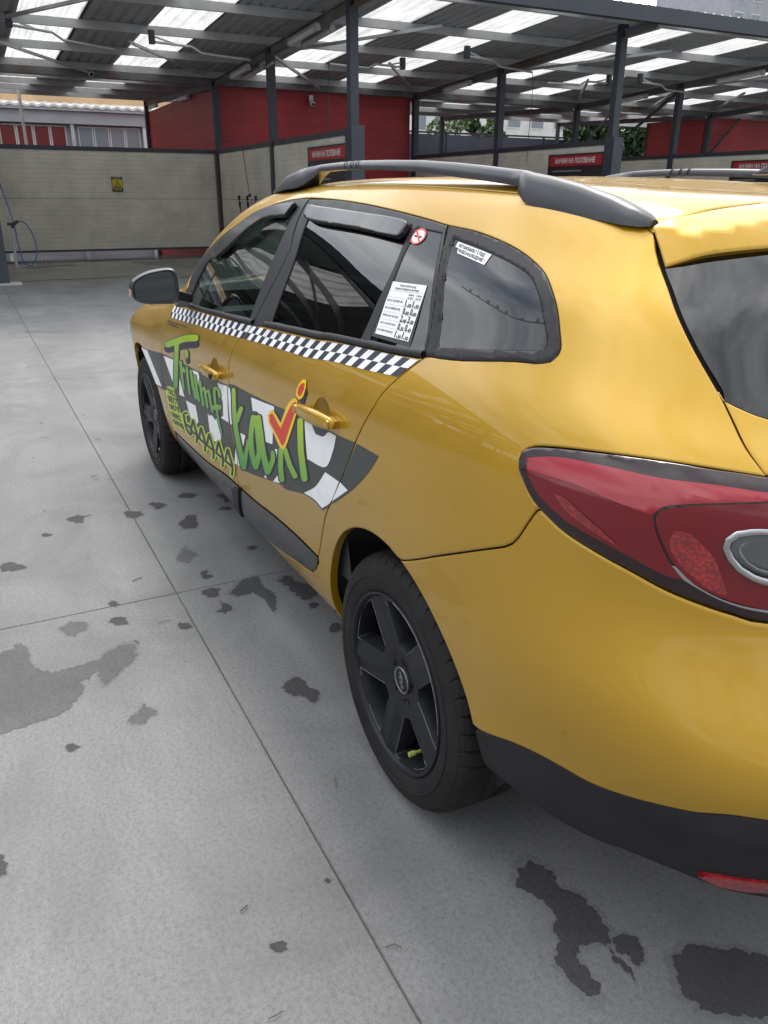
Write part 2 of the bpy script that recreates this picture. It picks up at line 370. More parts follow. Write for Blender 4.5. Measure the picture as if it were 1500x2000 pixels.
# outlines on the body surface: (u, v) in half millimetres
FD = {
 'bgap': [[4292,2762],[4630,2386],[4620,2160],[4604,1911],[4604,1808],[4483,1689],[4406,1535],[4374,1378],[4369,1226],[4357,1069],[4316,823],[4267,625],[4235,498],[4236,453]],
 'cgap': [[6285,2702],[6393,2451],[6503,2035],[6544,1827],[6550,1801],[6441,1677],[6364,1580],[6320,1506],[6228,1387],[6040,1156],[5819,905],[5657,643],[5605,561]],
 'fgap': [[2560,1813],[2796,1665],[2851,1496],[2840,1364],[2784,1161],[2729,974],[2679,841],[2650,710],[2649,574],[2660,433],[2702,401]],
 'belt': [[2560,1813],[3011,1869],[3702,1857],[4214,1839],[4606,1837],[4813,1842],[5215,1834],[5555,1824],[5706,1830],[6133,1818],[6371,1808],[6550,1801]],
 'trimtop': [[2763,403],[3514,428],[3994,489],[4260,506],[4585,525],[4926,557],[5295,576],[5617,578],[5615,544],[5504,446]],
 'bandtop': [[2478,2018],[2063,2110],[2069,2225],[2305,2319],[2428,2395],[2575,2477],[2679,2554],[2841,2627],[3025,2684],[3385,2729],[3850,2754],[4255,2771],[4828,2770],[5282,2754],[5631,2735],[5921,2720],[6129,2708],[6302,2696]],
 'qouter': [[6302,2696],[6550,2690],[6816,2644],[6996,2570],[7123,2462],[7214,2270],[7248,2058],[7256,1968],[7225,1902],[7157,1871],[6836,1813],[6562,1812]],
 'qglass': [[6409,2615],[6573,2594],[6700,2566],[6819,2537],[6938,2494],[7031,2437],[7094,2349],[7138,2240],[7163,2123],[7195,1980],[7185,1949],[7158,1935],[6921,1883],[6618,1868]],
 'glassF': [[3038,1918],[2728,2064],[2624,2211],[2786,2340],[2932,2451],[3149,2557],[3447,2619],[4150,2686],[4284,2518],[4363,2272],[4496,1893]],
 'glassR': [[4599,2698],[5443,2663],[6002,2645],[6027,2347],[5997,2097],[5977,1867],[5483,1878],[4888,1894],[4849,2093],[4783,2361]],
 'glassX': [[6068,2635],[6286,2637],[6353,2461],[6454,2100],[6525,1846],[6294,1860],[6063,1876],[6081,2172]],
 'visorF': [[4132,2697],[3342,2661],[2980,2602],[2833,2508],[2759,2424],[2660,2328],[2671,2267],[2882,2253],[3023,2319],[3124,2406],[3232,2487],[3491,2568],[4136,2600]],
 'visorR': [[4559,2690],[5415,2664],[5984,2650],[6015,2583],[5982,2533],[5470,2554],[4723,2589]],
 'mirrortri': [[2560,1813],[2478,2018],[2446,2071],[2732,2035],[2951,1922],[3151,1868]],
 'nosmoke': [[6112,2583]],
 'qstick': [[6451,2602],[6729,2557],[6724,2460],[6493,2516],[6480,2556],[6454,2560]],
 'sheet': [[6067,2242],[6377,2237],[6386,1889],[6089,1916]],
 'sleeve': [[6065,2247],[6378,2238],[6412,1859],[6055,1899]],
 'lamp': [[7278,1520],[7277,1546],[7309,1569],[7408,1597],[7570,1633],[7716,1662],[7851,1682],[7978,1696],[8008,1286],[7930,1294],[7850,1305],[7768,1318],[7680,1338],[7584,1356],[7474,1379],[7390,1410],[7344,1439],[7292,1492]],
 'lampred': [[7310,1532],[7421,1567],[7585,1588],[7732,1600],[7862,1619],[7986,1627],[7989,1601],[7790,1540],[7741,1516],[7729,1494],[7742,1449],[7779,1384],[7812,1355],[7766,1355],[7677,1376],[7579,1394],[7497,1408],[7401,1442],[7344,1483]],
 'lamptop': [[7317,1534],[7421,1567],[7585,1588],[7732,1600],[7862,1619],[7986,1627],[7989,1601],[7790,1540],[7741,1516],[7724,1496],[7610,1501],[7500,1510],[7330,1502]],
 'lampin': [[8130,1608],[8049,1607],[7991,1595],[7892,1567],[7791,1534],[7746,1511],[7736,1492],[7749,1451],[7790,1384],[7833,1352],[7894,1332],[7953,1322],[8009,1318],[8068,1320],[8130,1329]],
 'lampline': [[7781,1384],[7812,1355],[7833,1346],[7894,1326],[7953,1315],[8009,1311],[8009,1317],[7953,1320],[7894,1330],[7835,1351],[7792,1383]],
 'lampstripe': [[7437,1469],[7478,1467],[7528,1447],[7584,1424],[7652,1392],[7608,1400],[7539,1417],[7480,1438]],
 'lampblock': [[7783,1470],[7821,1473],[7852,1450],[7881,1422],[7900,1381],[7914,1338],[7881,1342],[7841,1361],[7800,1392],[7774,1431]],
 'lampring': [[7999,1514],[7960,1506],[7930,1494],[7911,1475],[7907,1456],[7918,1432],[7940,1409],[7970,1394],[8007,1387],[8043,1390],[8074,1405],[8088,1431],[8087,1466],[8072,1497],[8039,1515]],
 'lampglass': [[8000,1506],[7963,1500],[7936,1487],[7920,1469],[7917,1455],[7926,1435],[7945,1415],[7973,1401],[8007,1394],[8041,1398],[8068,1411],[8080,1433],[8078,1465],[8064,1491],[8037,1507]],
 'lampridge': [[7289,1500],[7383,1500],[7503,1503],[7610,1499],[7708,1496],[7729,1504],[7790,1540],[7891,1574],[7989,1601]],
 'bseam': [[6683,1030],[6916,1132],[7070,1194],[7197,1245],[7273,1276],[7302,1294],[7322,1317],[7349,1362],[7375,1402],[7390,1411]],
 'bumplow': [[7194,532],[7361,601],[7467,630],[7555,639],[7629,639],[7696,653],[7757,673],[7866,716],[8019,773]],
 'bumpbot': [[7297,339],[7452,348],[7548,346],[7632,348],[7709,359],[7807,383],[7913,388],[8007,374],[8122,356]],
 'reflector': [[7923,449],[7986,479],[8085,486],[8110,402],[8041,408],[7973,417]],
 'hatch': [[7557,2818],[7594,2743],[7629,2674],[7696,2537],[7758,2347],[7804,2161],[7841,2029],[7902,1824],[7970,1700]],
 'rglass': [[7650,2664],[7755,2377],[7807,2160],[7837,2016],[7859,1987],[7916,1965],[7979,1950]],
 'roofseam': [[7557,2818],[7576,2840],[7609,2861],[7723,2913],[7838,2960],[7952,2995],[8064,3031]],
 'dark_fender': [[2124,1019],[2357,1060],[2769,1148],[2729,991],[2655,747],[2487,730],[2399,749],[2255,882]],
 'dark_front': [[2784,1151],[2843,1159],[3111,1184],[3455,1213],[3761,1233],[3992,1256],[4179,1257],[4344,1273],[4317,1106],[4304,921],[4304,784],[4317,702],[4251,660],[3868,605],[3456,557],[3063,513],[2746,465],[2690,751],[2690,831]],
 'dark_rear': [[4363,1280],[4456,1301],[4773,1312],[5153,1329],[5324,1338],[5609,1346],[5923,1351],[6006,1350],[6207,1354],[6146,1275],[6046,1154],[5908,997],[5780,917],[5692,929],[5598,926],[5479,907],[5218,837],[5110,833],[4524,697],[4387,677],[4334,685],[4328,792],[4321,927],[4332,1111]],
 'dark_quarter': [[6224,1354],[6438,1348],[6370,1286],[6265,1210],[6145,1133],[5927,1004],[6059,1158],[6158,1277]],
 'codes': [[[2812,816],[3035,844],[3008,782],[2803,757]],[[2739,737],[3033,775],[3002,704],[2750,677]],[[2736,661],[3040,705],[3040,647],[2750,613]],[[2743,595],[3042,633],[3035,581],[2764,551]],[[2766,537],[3070,576],[3065,527],[2775,492]]],
 'smalltext': [[2843,1611],[3381,1650],[3418,1575],[2915,1540]],
 'strip_top_f': [[2570,1819],[3131,1847],[3444,1847],[3812,1835],[4112,1829],[4381,1827],[4606,1826]],
 'strip_bot_f': [[2813,1661],[3268,1689],[3652,1692],[3900,1688],[4149,1686],[4355,1692],[4540,1696]],
 'strip_top_r': [[4631,1826],[4862,1824],[5077,1817],[5328,1813],[5565,1809],[5935,1816],[6140,1808],[6343,1799],[6529,1786]],
 'strip_bot_r': [[4555,1697],[4822,1699],[5074,1695],[5306,1689],[5518,1683],[5797,1695],[5977,1692],[6123,1688],[6437,1683]],
 'handleR': [[5576,1396],[5650,1398],[5844,1400],[6036,1395]],
 'cupR': [[5912,1407],[5912,1377],[5898,1350],[5873,1326],[5840,1309],[5804,1302],[5770,1306],[5742,1320],[5723,1344],[5714,1373],[5717,1405],[5730,1435],[5751,1460],[5780,1476],[5813,1481],[5847,1474],[5877,1458],[5901,1435]],
 'handleF': [[3934,1318],[4027,1302],[4144,1307],[4269,1318]],
 'cupF': [[4173,1331],[4162,1292],[4141,1254],[4115,1223],[4087,1203],[4060,1195],[4038,1203],[4023,1224],[4019,1257],[4023,1296],[4036,1338],[4054,1376],[4075,1406],[4098,1425],[4123,1431],[4146,1422],[4164,1400],[4174,1369]],
 'railbase': [[2740,2804],[6873,2887],[7149,2872],[7393,2861],[7546,2860]],
 'trimlow': [[5452,420],[5009,340],[4484,226]],
 'crack': [[6637,2259],[6702,2225],[6766,2196],[6838,2160],[6900,2132],[6957,2106],[7002,2091],[7049,2085],[7097,2086],[7167,2101]],
 'flap': [[4143,455],[4315,521],[4198,310],[4045,150]],
 'splow': [[7649,2667],[7737,2701],[7820,2729],[7943,2754],[8060,2772],[8176,2787],[8352,2806]],
 'spcrease': [[7570,2808],[7648,2808],[7745,2800],[7857,2815],[7963,2840],[8067,2864],[8191,2898],[8391,2952]],
 'white': [["fender",[[2126,1013],[2324,1044],[2604,768],[2411,730]]],["front",[[2838,1139],[3110,1177],[3006,907],[2981,950]]],["front",[[3228,1023],[3273,858],[3131,839]]],["front",[[3601,1210],[3739,1222],[3755,1185],[3716,1095],[3676,1163],[3626,1176]]],["front",[[3296,836],[3544,867],[3535,731],[3450,677],[3321,708]]],["front",[[3832,898],[3863,884],[3918,910],[3993,894],[4023,920],[4034,869],[4062,807],[4015,725],[3802,674],[3799,762]]],["front",[[4147,1241],[4343,1264],[4285,974],[4128,962],[4191,994],[4220,1111]]],["rear",[[4358,1264],[4388,1261],[4401,1155],[4349,980],[4314,977]]],["rear",[[4487,969],[4589,983],[4482,843]]],["rear",[[4350,796],[4392,687],[4329,676]]],["front",[[4347,812],[4314,675],[4253,665]]],["rear",[[4771,1293],[5153,1322],[5151,1297],[5057,1257],[5112,1173],[5079,1079],[4956,1059],[4937,1193],[4870,1224],[4783,1209]]],["rear",[[5609,1339],[5698,1345],[5755,1306],[5852,1313],[5917,1344],[6007,1344],[5966,1267],[5867,1175],[5630,1152]]],["rear",[[5871,1152],[6039,1154],[5916,1014],[5783,931],[5681,943],[5526,927],[5719,1030]]],["quarter",[[6052,1155],[6139,1144],[5995,1059],[5934,1023]]],["rear",[[5108,1057],[5156,1072],[5128,1008]]],["rear",[[5094,884],[5124,845],[4993,809]]],["rear",[[4865,810],[4884,788],[4834,781]]]],
 'green_front': [[[3022,1281],[3150,1329],[3304,1384],[3418,1425],[3512,1457],[3622,1484],[3708,1503],[3753,1524],[3760,1554],[3722,1576],[3666,1577],[3580,1557],[3463,1523],[3358,1482],[3247,1436],[3099,1380],[2971,1330],[2915,1298],[2907,1270],[2951,1263]],[[3197,1363],[3162,1258],[3113,1118],[3056,979],[3000,876],[3009,865],[3052,871],[3101,890],[3129,911],[3183,1015],[3235,1152],[3285,1288],[3319,1389],[3305,1402],[3264,1401],[3220,1384]],[[3281,1203],[3281,1139],[3279,1057],[3275,982],[3270,927],[3278,923],[3299,927],[3320,937],[3329,947],[3337,1003],[3343,1079],[3348,1160],[3352,1225],[3342,1231],[3317,1227],[3292,1215]],[[3346,1109],[3378,1144],[3383,1160],[3366,1144],[3366,1119],[3373,1115],[3390,1118],[3407,1126],[3414,1134],[3419,1162],[3389,1183],[3324,1138],[3285,1100],[3282,1090],[3299,1088],[3326,1096]],[[3444,1187],[3437,1124],[3429,1046],[3425,978],[3421,930],[3430,926],[3451,931],[3472,941],[3482,951],[3484,999],[3486,1065],[3493,1142],[3499,1203],[3492,1208],[3472,1205],[3452,1197]],[[3532,1182],[3535,1118],[3540,1040],[3556,978],[3568,935],[3582,932],[3610,940],[3636,954],[3645,966],[3628,1007],[3608,1065],[3598,1139],[3592,1201],[3582,1206],[3561,1202],[3540,1192]],[[3618,1156],[3624,1102],[3630,1036],[3638,979],[3644,938],[3653,935],[3673,940],[3693,950],[3700,959],[3696,1001],[3690,1058],[3686,1124],[3683,1177],[3672,1182],[3649,1178],[3627,1167]],[[3737,1142],[3735,1094],[3733,1032],[3735,974],[3735,930],[3744,927],[3766,932],[3787,943],[3796,953],[3794,997],[3792,1053],[3793,1113],[3793,1160],[3785,1165],[3765,1162],[3745,1152]],[[3795,1064],[3831,1099],[3824,1110],[3828,1082],[3828,1032],[3830,983],[3830,944],[3838,941],[3859,946],[3880,957],[3889,967],[3889,1005],[3886,1053],[3885,1103],[3869,1137],[3784,1096],[3742,1056],[3739,1047],[3754,1045],[3777,1053]],[[3893,1078],[3925,1105],[3918,1112],[3924,1077],[3924,1023],[3930,976],[3933,940],[3942,937],[3961,942],[3980,952],[3987,961],[3984,997],[3979,1043],[3979,1097],[3968,1138],[3886,1107],[3844,1073],[3838,1063],[3850,1060],[3873,1067]],[[4202,1153],[4199,1172],[4187,1194],[4153,1204],[4101,1201],[4056,1172],[4044,1142],[4038,1097],[4036,1049],[4040,1020],[4045,991],[4046,947],[4048,900],[4057,853],[4066,818],[4073,817],[4088,821],[4102,830],[4108,836],[4100,872],[4093,918],[4092,965],[4092,1010],[4088,1039],[4086,1067],[4088,1113],[4095,1157],[4106,1181],[4099,1180],[4110,1178],[4134,1171],[4142,1152],[4143,1132],[4153,1128],[4174,1132],[4195,1143]],[[4023,987],[4122,1020],[4166,1040],[4189,1062],[4177,1073],[4138,1067],[4042,1036],[3996,1015],[3971,992],[3982,980]],[[3547,1342],[3540,1325],[3526,1309],[3509,1296],[3491,1289],[3474,1288],[3462,1294],[3456,1306],[3457,1322],[3465,1339],[3478,1356],[3494,1368],[3512,1375],[3528,1376],[3541,1369],[3548,1358]]],
 'green_rear': [[[4430,1261],[4411,1165],[4384,1045],[4374,962],[4371,893],[4373,835],[4379,783],[4385,725],[4391,682],[4411,677],[4454,690],[4494,714],[4509,734],[4500,775],[4489,830],[4478,879],[4470,933],[4466,997],[4468,1074],[4487,1187],[4500,1279],[4491,1286],[4467,1284],[4441,1274]],[[4502,1053],[4613,1176],[4615,1187],[4596,1189],[4568,1181],[4546,1167],[4412,1037],[4408,1022],[4432,1020],[4472,1033]],[[4499,723],[4534,774],[4580,841],[4627,914],[4661,971],[4659,977],[4643,976],[4621,966],[4607,955],[4562,895],[4503,818],[4446,747],[4401,693],[4403,681],[4433,685],[4473,702]],[[4745,1161],[4704,1096],[4655,1009],[4627,935],[4614,868],[4628,813],[4646,776],[4669,773],[4711,787],[4747,810],[4758,828],[4737,862],[4721,912],[4729,971],[4751,1038],[4794,1118],[4830,1180],[4826,1190],[4799,1189],[4765,1177]],[[4750,814],[4808,878],[4867,957],[4880,1021],[4878,1080],[4877,1144],[4872,1192],[4860,1198],[4832,1193],[4804,1180],[4793,1167],[4793,1117],[4790,1049],[4788,989],[4772,927],[4713,853],[4654,790],[4651,775],[4678,776],[4719,792]],[[4845,1185],[4846,1134],[4846,1067],[4840,998],[4837,930],[4851,868],[4866,824],[4889,819],[4934,833],[4974,857],[4986,877],[4966,917],[4946,973],[4942,1035],[4941,1099],[4935,1163],[4927,1210],[4914,1216],[4885,1211],[4856,1198]],[[4971,858],[5032,915],[5095,980],[5107,1019],[5100,1039],[5090,1043],[5067,1038],[5045,1026],[5036,1015],[5033,994],[5017,961],[4952,901],[4883,843],[4873,826],[4895,823],[4936,837]],[[5185,1081],[5162,1024],[5136,954],[5128,901],[5126,865],[5140,859],[5173,868],[5206,886],[5220,902],[5219,936],[5225,985],[5248,1050],[5268,1104],[5260,1112],[5233,1109],[5202,1096]],[[5260,1095],[5278,1060],[5304,1018],[5341,988],[5372,968],[5396,968],[5430,981],[5455,998],[5456,1010],[5423,1027],[5384,1053],[5354,1091],[5333,1123],[5317,1127],[5290,1120],[5266,1107]],[[5512,1320],[5507,1253],[5499,1162],[5507,1073],[5514,1004],[5531,997],[5567,1006],[5603,1024],[5615,1042],[5603,1107],[5590,1188],[5592,1272],[5593,1335],[5581,1343],[5553,1342],[5524,1332]]],
 'shadow_front': [[[3027,1275],[3156,1323],[3310,1378],[3423,1419],[3516,1450],[3625,1476],[3710,1495],[3767,1521],[3774,1558],[3729,1584],[3659,1585],[3573,1565],[3455,1531],[3349,1488],[3240,1443],[3092,1386],[2965,1336],[2895,1296],[2885,1261],[2939,1253]],[[3176,1358],[3141,1253],[3091,1112],[3033,973],[2976,870],[2989,855],[3047,863],[3114,889],[3152,918],[3205,1021],[3257,1158],[3306,1293],[3340,1393],[3320,1411],[3265,1409],[3206,1387]],[[3017,1223],[3146,1270],[3305,1323],[3434,1362],[3541,1393],[3638,1416],[3708,1432],[3774,1459],[3794,1495],[3756,1520],[3686,1519],[3616,1503],[3511,1476],[3395,1440],[3266,1399],[3106,1347],[2974,1301],[2890,1257],[2868,1215],[2921,1201]],[[3570,1341],[3560,1320],[3542,1300],[3518,1284],[3492,1274],[3469,1272],[3451,1279],[3442,1293],[3443,1313],[3453,1335],[3471,1355],[3494,1371],[3518,1381],[3541,1382],[3559,1374],[3569,1360]],[[3563,1289],[3554,1273],[3539,1257],[3519,1244],[3497,1235],[3477,1233],[3461,1238],[3453,1248],[3453,1263],[3462,1280],[3478,1296],[3498,1309],[3520,1317],[3540,1319],[3555,1314],[3563,1303]],[[3263,1198],[3263,1133],[3260,1051],[3256,976],[3251,920],[3264,914],[3298,921],[3333,937],[3348,953],[3356,1010],[3361,1085],[3366,1166],[3369,1230],[3354,1239],[3317,1233],[3279,1216]],[[3361,1111],[3393,1146],[3381,1153],[3349,1138],[3349,1113],[3360,1106],[3389,1111],[3419,1125],[3432,1140],[3436,1168],[3391,1190],[3308,1136],[3269,1097],[3265,1082],[3291,1080],[3331,1092]],[[3426,1182],[3420,1118],[3411,1039],[3407,972],[3403,923],[3416,917],[3450,925],[3485,942],[3500,958],[3502,1006],[3503,1071],[3510,1147],[3516,1208],[3504,1216],[3473,1212],[3441,1197]],[[3515,1176],[3518,1112],[3523,1033],[3538,971],[3551,928],[3571,924],[3612,935],[3649,955],[3662,972],[3645,1013],[3625,1072],[3615,1145],[3608,1206],[3593,1213],[3560,1208],[3528,1193]],[[3602,1150],[3607,1096],[3613,1030],[3621,972],[3626,931],[3641,926],[3673,935],[3705,951],[3717,966],[3713,1008],[3706,1064],[3702,1129],[3699,1182],[3683,1190],[3649,1184],[3615,1167]],[[3721,1137],[3719,1088],[3717,1026],[3718,968],[3718,924],[3732,918],[3766,927],[3799,944],[3812,960],[3811,1003],[3808,1059],[3808,1118],[3809,1165],[3796,1172],[3765,1167],[3734,1153]],[[3809,1066],[3843,1100],[3812,1102],[3812,1076],[3813,1026],[3814,977],[3814,938],[3827,933],[3859,941],[3891,957],[3904,973],[3904,1011],[3901,1058],[3900,1108],[3880,1145],[3771,1095],[3728,1054],[3724,1040],[3745,1038],[3781,1049]],[[3905,1079],[3935,1105],[3904,1105],[3909,1072],[3909,1017],[3914,969],[3918,934],[3931,929],[3961,937],[3991,953],[4002,967],[3999,1003],[3994,1049],[3994,1102],[3981,1144],[3876,1108],[3832,1072],[3823,1057],[3841,1053],[3875,1062]],[[4216,1158],[4213,1177],[4200,1200],[4163,1211],[4102,1206],[4043,1169],[4029,1138],[4023,1092],[4021,1044],[4025,1014],[4030,985],[4031,941],[4032,894],[4041,847],[4050,812],[4063,809],[4089,817],[4114,831],[4123,843],[4115,878],[4108,925],[4107,971],[4107,1015],[4102,1044],[4100,1072],[4102,1118],[4109,1161],[4119,1183],[4098,1175],[4100,1172],[4121,1165],[4128,1147],[4129,1128],[4143,1121],[4174,1128],[4205,1143]],[[4021,981],[4120,1014],[4174,1039],[4202,1066],[4188,1080],[4140,1072],[4044,1042],[3987,1016],[3955,987],[3969,972]]],
 'shadow_rear': [[[4405,1255],[4385,1157],[4357,1035],[4346,951],[4343,881],[4344,822],[4350,770],[4356,713],[4362,669],[4391,662],[4455,682],[4515,716],[4537,746],[4528,787],[4517,842],[4505,891],[4497,944],[4492,1007],[4495,1083],[4513,1195],[4524,1286],[4509,1297],[4468,1293],[4425,1276]],[[4525,1057],[4635,1179],[4638,1197],[4607,1200],[4560,1187],[4524,1164],[4388,1033],[4381,1009],[4419,1007],[4479,1027]],[[4526,731],[4560,782],[4606,849],[4653,922],[4686,978],[4682,990],[4650,987],[4608,970],[4581,948],[4536,887],[4477,810],[4419,739],[4373,684],[4377,666],[4423,672],[4485,699]],[[4721,1156],[4680,1090],[4629,1001],[4600,925],[4587,857],[4600,800],[4619,763],[4652,759],[4715,780],[4769,813],[4784,840],[4764,874],[4748,922],[4755,980],[4776,1045],[4818,1124],[4854,1185],[4846,1201],[4804,1199],[4753,1181]],[[4774,820],[4832,884],[4892,965],[4905,1030],[4903,1089],[4901,1151],[4896,1199],[4876,1208],[4831,1201],[4786,1181],[4769,1159],[4769,1108],[4765,1041],[4762,979],[4746,919],[4688,846],[4629,784],[4625,761],[4666,763],[4728,787]],[[4821,1177],[4822,1126],[4821,1058],[4815,989],[4811,919],[4825,856],[4840,812],[4873,806],[4937,826],[4994,860],[5011,888],[4991,928],[4971,983],[4966,1044],[4965,1107],[4958,1170],[4951,1217],[4930,1226],[4884,1219],[4839,1199]],[[4992,861],[5053,919],[5118,986],[5131,1026],[5124,1048],[5106,1055],[5066,1046],[5027,1026],[5012,1006],[5009,985],[4994,955],[4930,897],[4861,839],[4847,814],[4880,810],[4940,830]],[[5163,1074],[5139,1017],[5111,946],[5103,892],[5101,855],[5122,846],[5173,859],[5223,886],[5244,912],[5243,945],[5248,992],[5270,1057],[5290,1110],[5278,1122],[5236,1118],[5188,1098]],[[5238,1087],[5255,1051],[5282,1008],[5320,977],[5351,957],[5386,957],[5438,976],[5475,1002],[5476,1020],[5443,1037],[5405,1063],[5376,1100],[5354,1131],[5330,1137],[5286,1127],[5248,1106]],[[5493,1316],[5487,1248],[5479,1156],[5486,1066],[5492,995],[5516,986],[5568,998],[5618,1025],[5636,1049],[5623,1113],[5609,1194],[5610,1276],[5611,1339],[5594,1350],[5553,1348],[5511,1334]],[[5603,1508],[5630,1477],[5596,1416],[5552,1411],[5518,1433]]],
 'yellow_check': [[[5047,1248],[5106,1290],[5159,1295],[5258,1256],[5366,1369],[5458,1423],[5509,1423],[5514,1369],[5433,1264],[5310,1129],[5252,1101],[5201,1105],[5127,1160],[5049,1209]],[[5553,1543],[5596,1544],[5607,1502],[5580,1450],[5531,1427],[5486,1442],[5486,1477],[5519,1517]]],
 'red_check': [[[5079,1258],[5131,1279],[5252,1221],[5390,1351],[5467,1407],[5495,1408],[5493,1371],[5401,1268],[5293,1144],[5249,1125],[5165,1174],[5077,1216]],[[5554,1522],[5583,1523],[5586,1493],[5555,1456],[5523,1447],[5505,1462],[5519,1495]]],
 'lime_numbers': [[[4099,712],[4006,597],[4009,584],[4043,589],[4088,608],[4118,630],[4209,745],[4208,758],[4175,754],[4130,735]],[[4017,584],[4157,591],[4196,600],[4237,621],[4257,641],[4244,648],[4108,643],[4067,633],[4024,612],[4003,591]],[[4109,707],[4116,686],[4126,658],[4140,627],[4152,602],[4174,599],[4216,612],[4254,634],[4265,652],[4254,677],[4242,709],[4232,738],[4226,759],[4206,763],[4163,749],[4123,726]],[[4153,607],[4113,532],[4121,522],[4158,530],[4201,550],[4225,571],[4265,646],[4257,656],[4221,649],[4178,629]],[[3906,701],[3810,587],[3813,575],[3850,580],[3897,599],[3929,622],[4023,735],[4022,748],[3987,744],[3939,724]],[[3822,574],[3964,581],[4005,591],[4049,612],[4070,633],[4057,640],[3918,635],[3876,625],[3829,603],[3807,582]],[[3916,696],[3923,676],[3933,648],[3947,617],[3959,592],[3982,589],[4026,603],[4066,625],[4079,644],[4068,669],[4055,700],[4046,728],[4040,749],[4019,753],[3974,739],[3931,716]],[[3960,598],[3919,523],[3927,513],[3966,521],[4012,542],[4037,563],[4078,637],[4070,648],[4032,640],[3986,620]],[[3700,690],[3600,576],[3603,563],[3642,568],[3693,587],[3727,611],[3825,724],[3824,738],[3787,734],[3736,714]],[[3612,562],[3761,569],[3805,579],[3851,601],[3874,622],[3859,630],[3715,624],[3670,614],[3621,592],[3597,570]],[[3711,685],[3718,664],[3728,636],[3743,605],[3755,580],[3780,577],[3827,591],[3869,614],[3882,633],[3871,658],[3859,690],[3850,718],[3844,739],[3821,743],[3773,729],[3727,705]],[[3756,586],[3712,510],[3721,500],[3763,508],[3812,530],[3839,552],[3881,627],[3873,637],[3833,629],[3784,608]],[[3509,678],[3408,567],[3411,553],[3452,558],[3505,578],[3541,602],[3641,713],[3640,727],[3601,723],[3547,702]],[[3420,553],[3570,559],[3616,569],[3665,592],[3689,613],[3674,621],[3529,616],[3482,606],[3430,583],[3404,561]],[[3519,673],[3526,652],[3537,625],[3551,594],[3564,570],[3590,567],[3640,581],[3684,605],[3698,624],[3687,649],[3675,680],[3666,707],[3660,728],[3636,732],[3585,718],[3536,693]],[[3565,576],[3519,501],[3528,490],[3572,499],[3624,521],[3654,544],[3697,617],[3688,628],[3646,620],[3595,599]],[[3315,679],[3212,571],[3214,556],[3257,561],[3314,581],[3352,605],[3453,714],[3452,728],[3411,724],[3354,704]],[[3224,556],[3374,560],[3423,570],[3475,593],[3500,615],[3485,624],[3340,620],[3290,610],[3235,587],[3208,564]],[[3325,673],[3332,653],[3342,626],[3355,596],[3368,571],[3395,568],[3447,583],[3495,607],[3510,626],[3499,650],[3487,681],[3478,708],[3473,728],[3448,733],[3394,719],[3343,694]],[[3369,578],[3320,504],[3330,492],[3377,501],[3432,524],[3463,547],[3508,619],[3499,630],[3455,623],[3401,601]],[[3297,749],[3211,729],[3080,665],[3065,605],[3077,551],[3101,524],[3137,511],[3188,507],[3341,561],[3362,601],[3356,632],[3313,643],[3248,639],[3162,614],[3114,594],[3071,569],[3070,554],[3112,557],[3171,577],[3178,580],[3166,578],[3186,579],[3210,574],[3214,551],[3210,535],[3300,573],[3277,576],[3250,585],[3229,607],[3220,656],[3228,702],[3207,687],[3229,690],[3288,709],[3331,734],[3335,751]]],
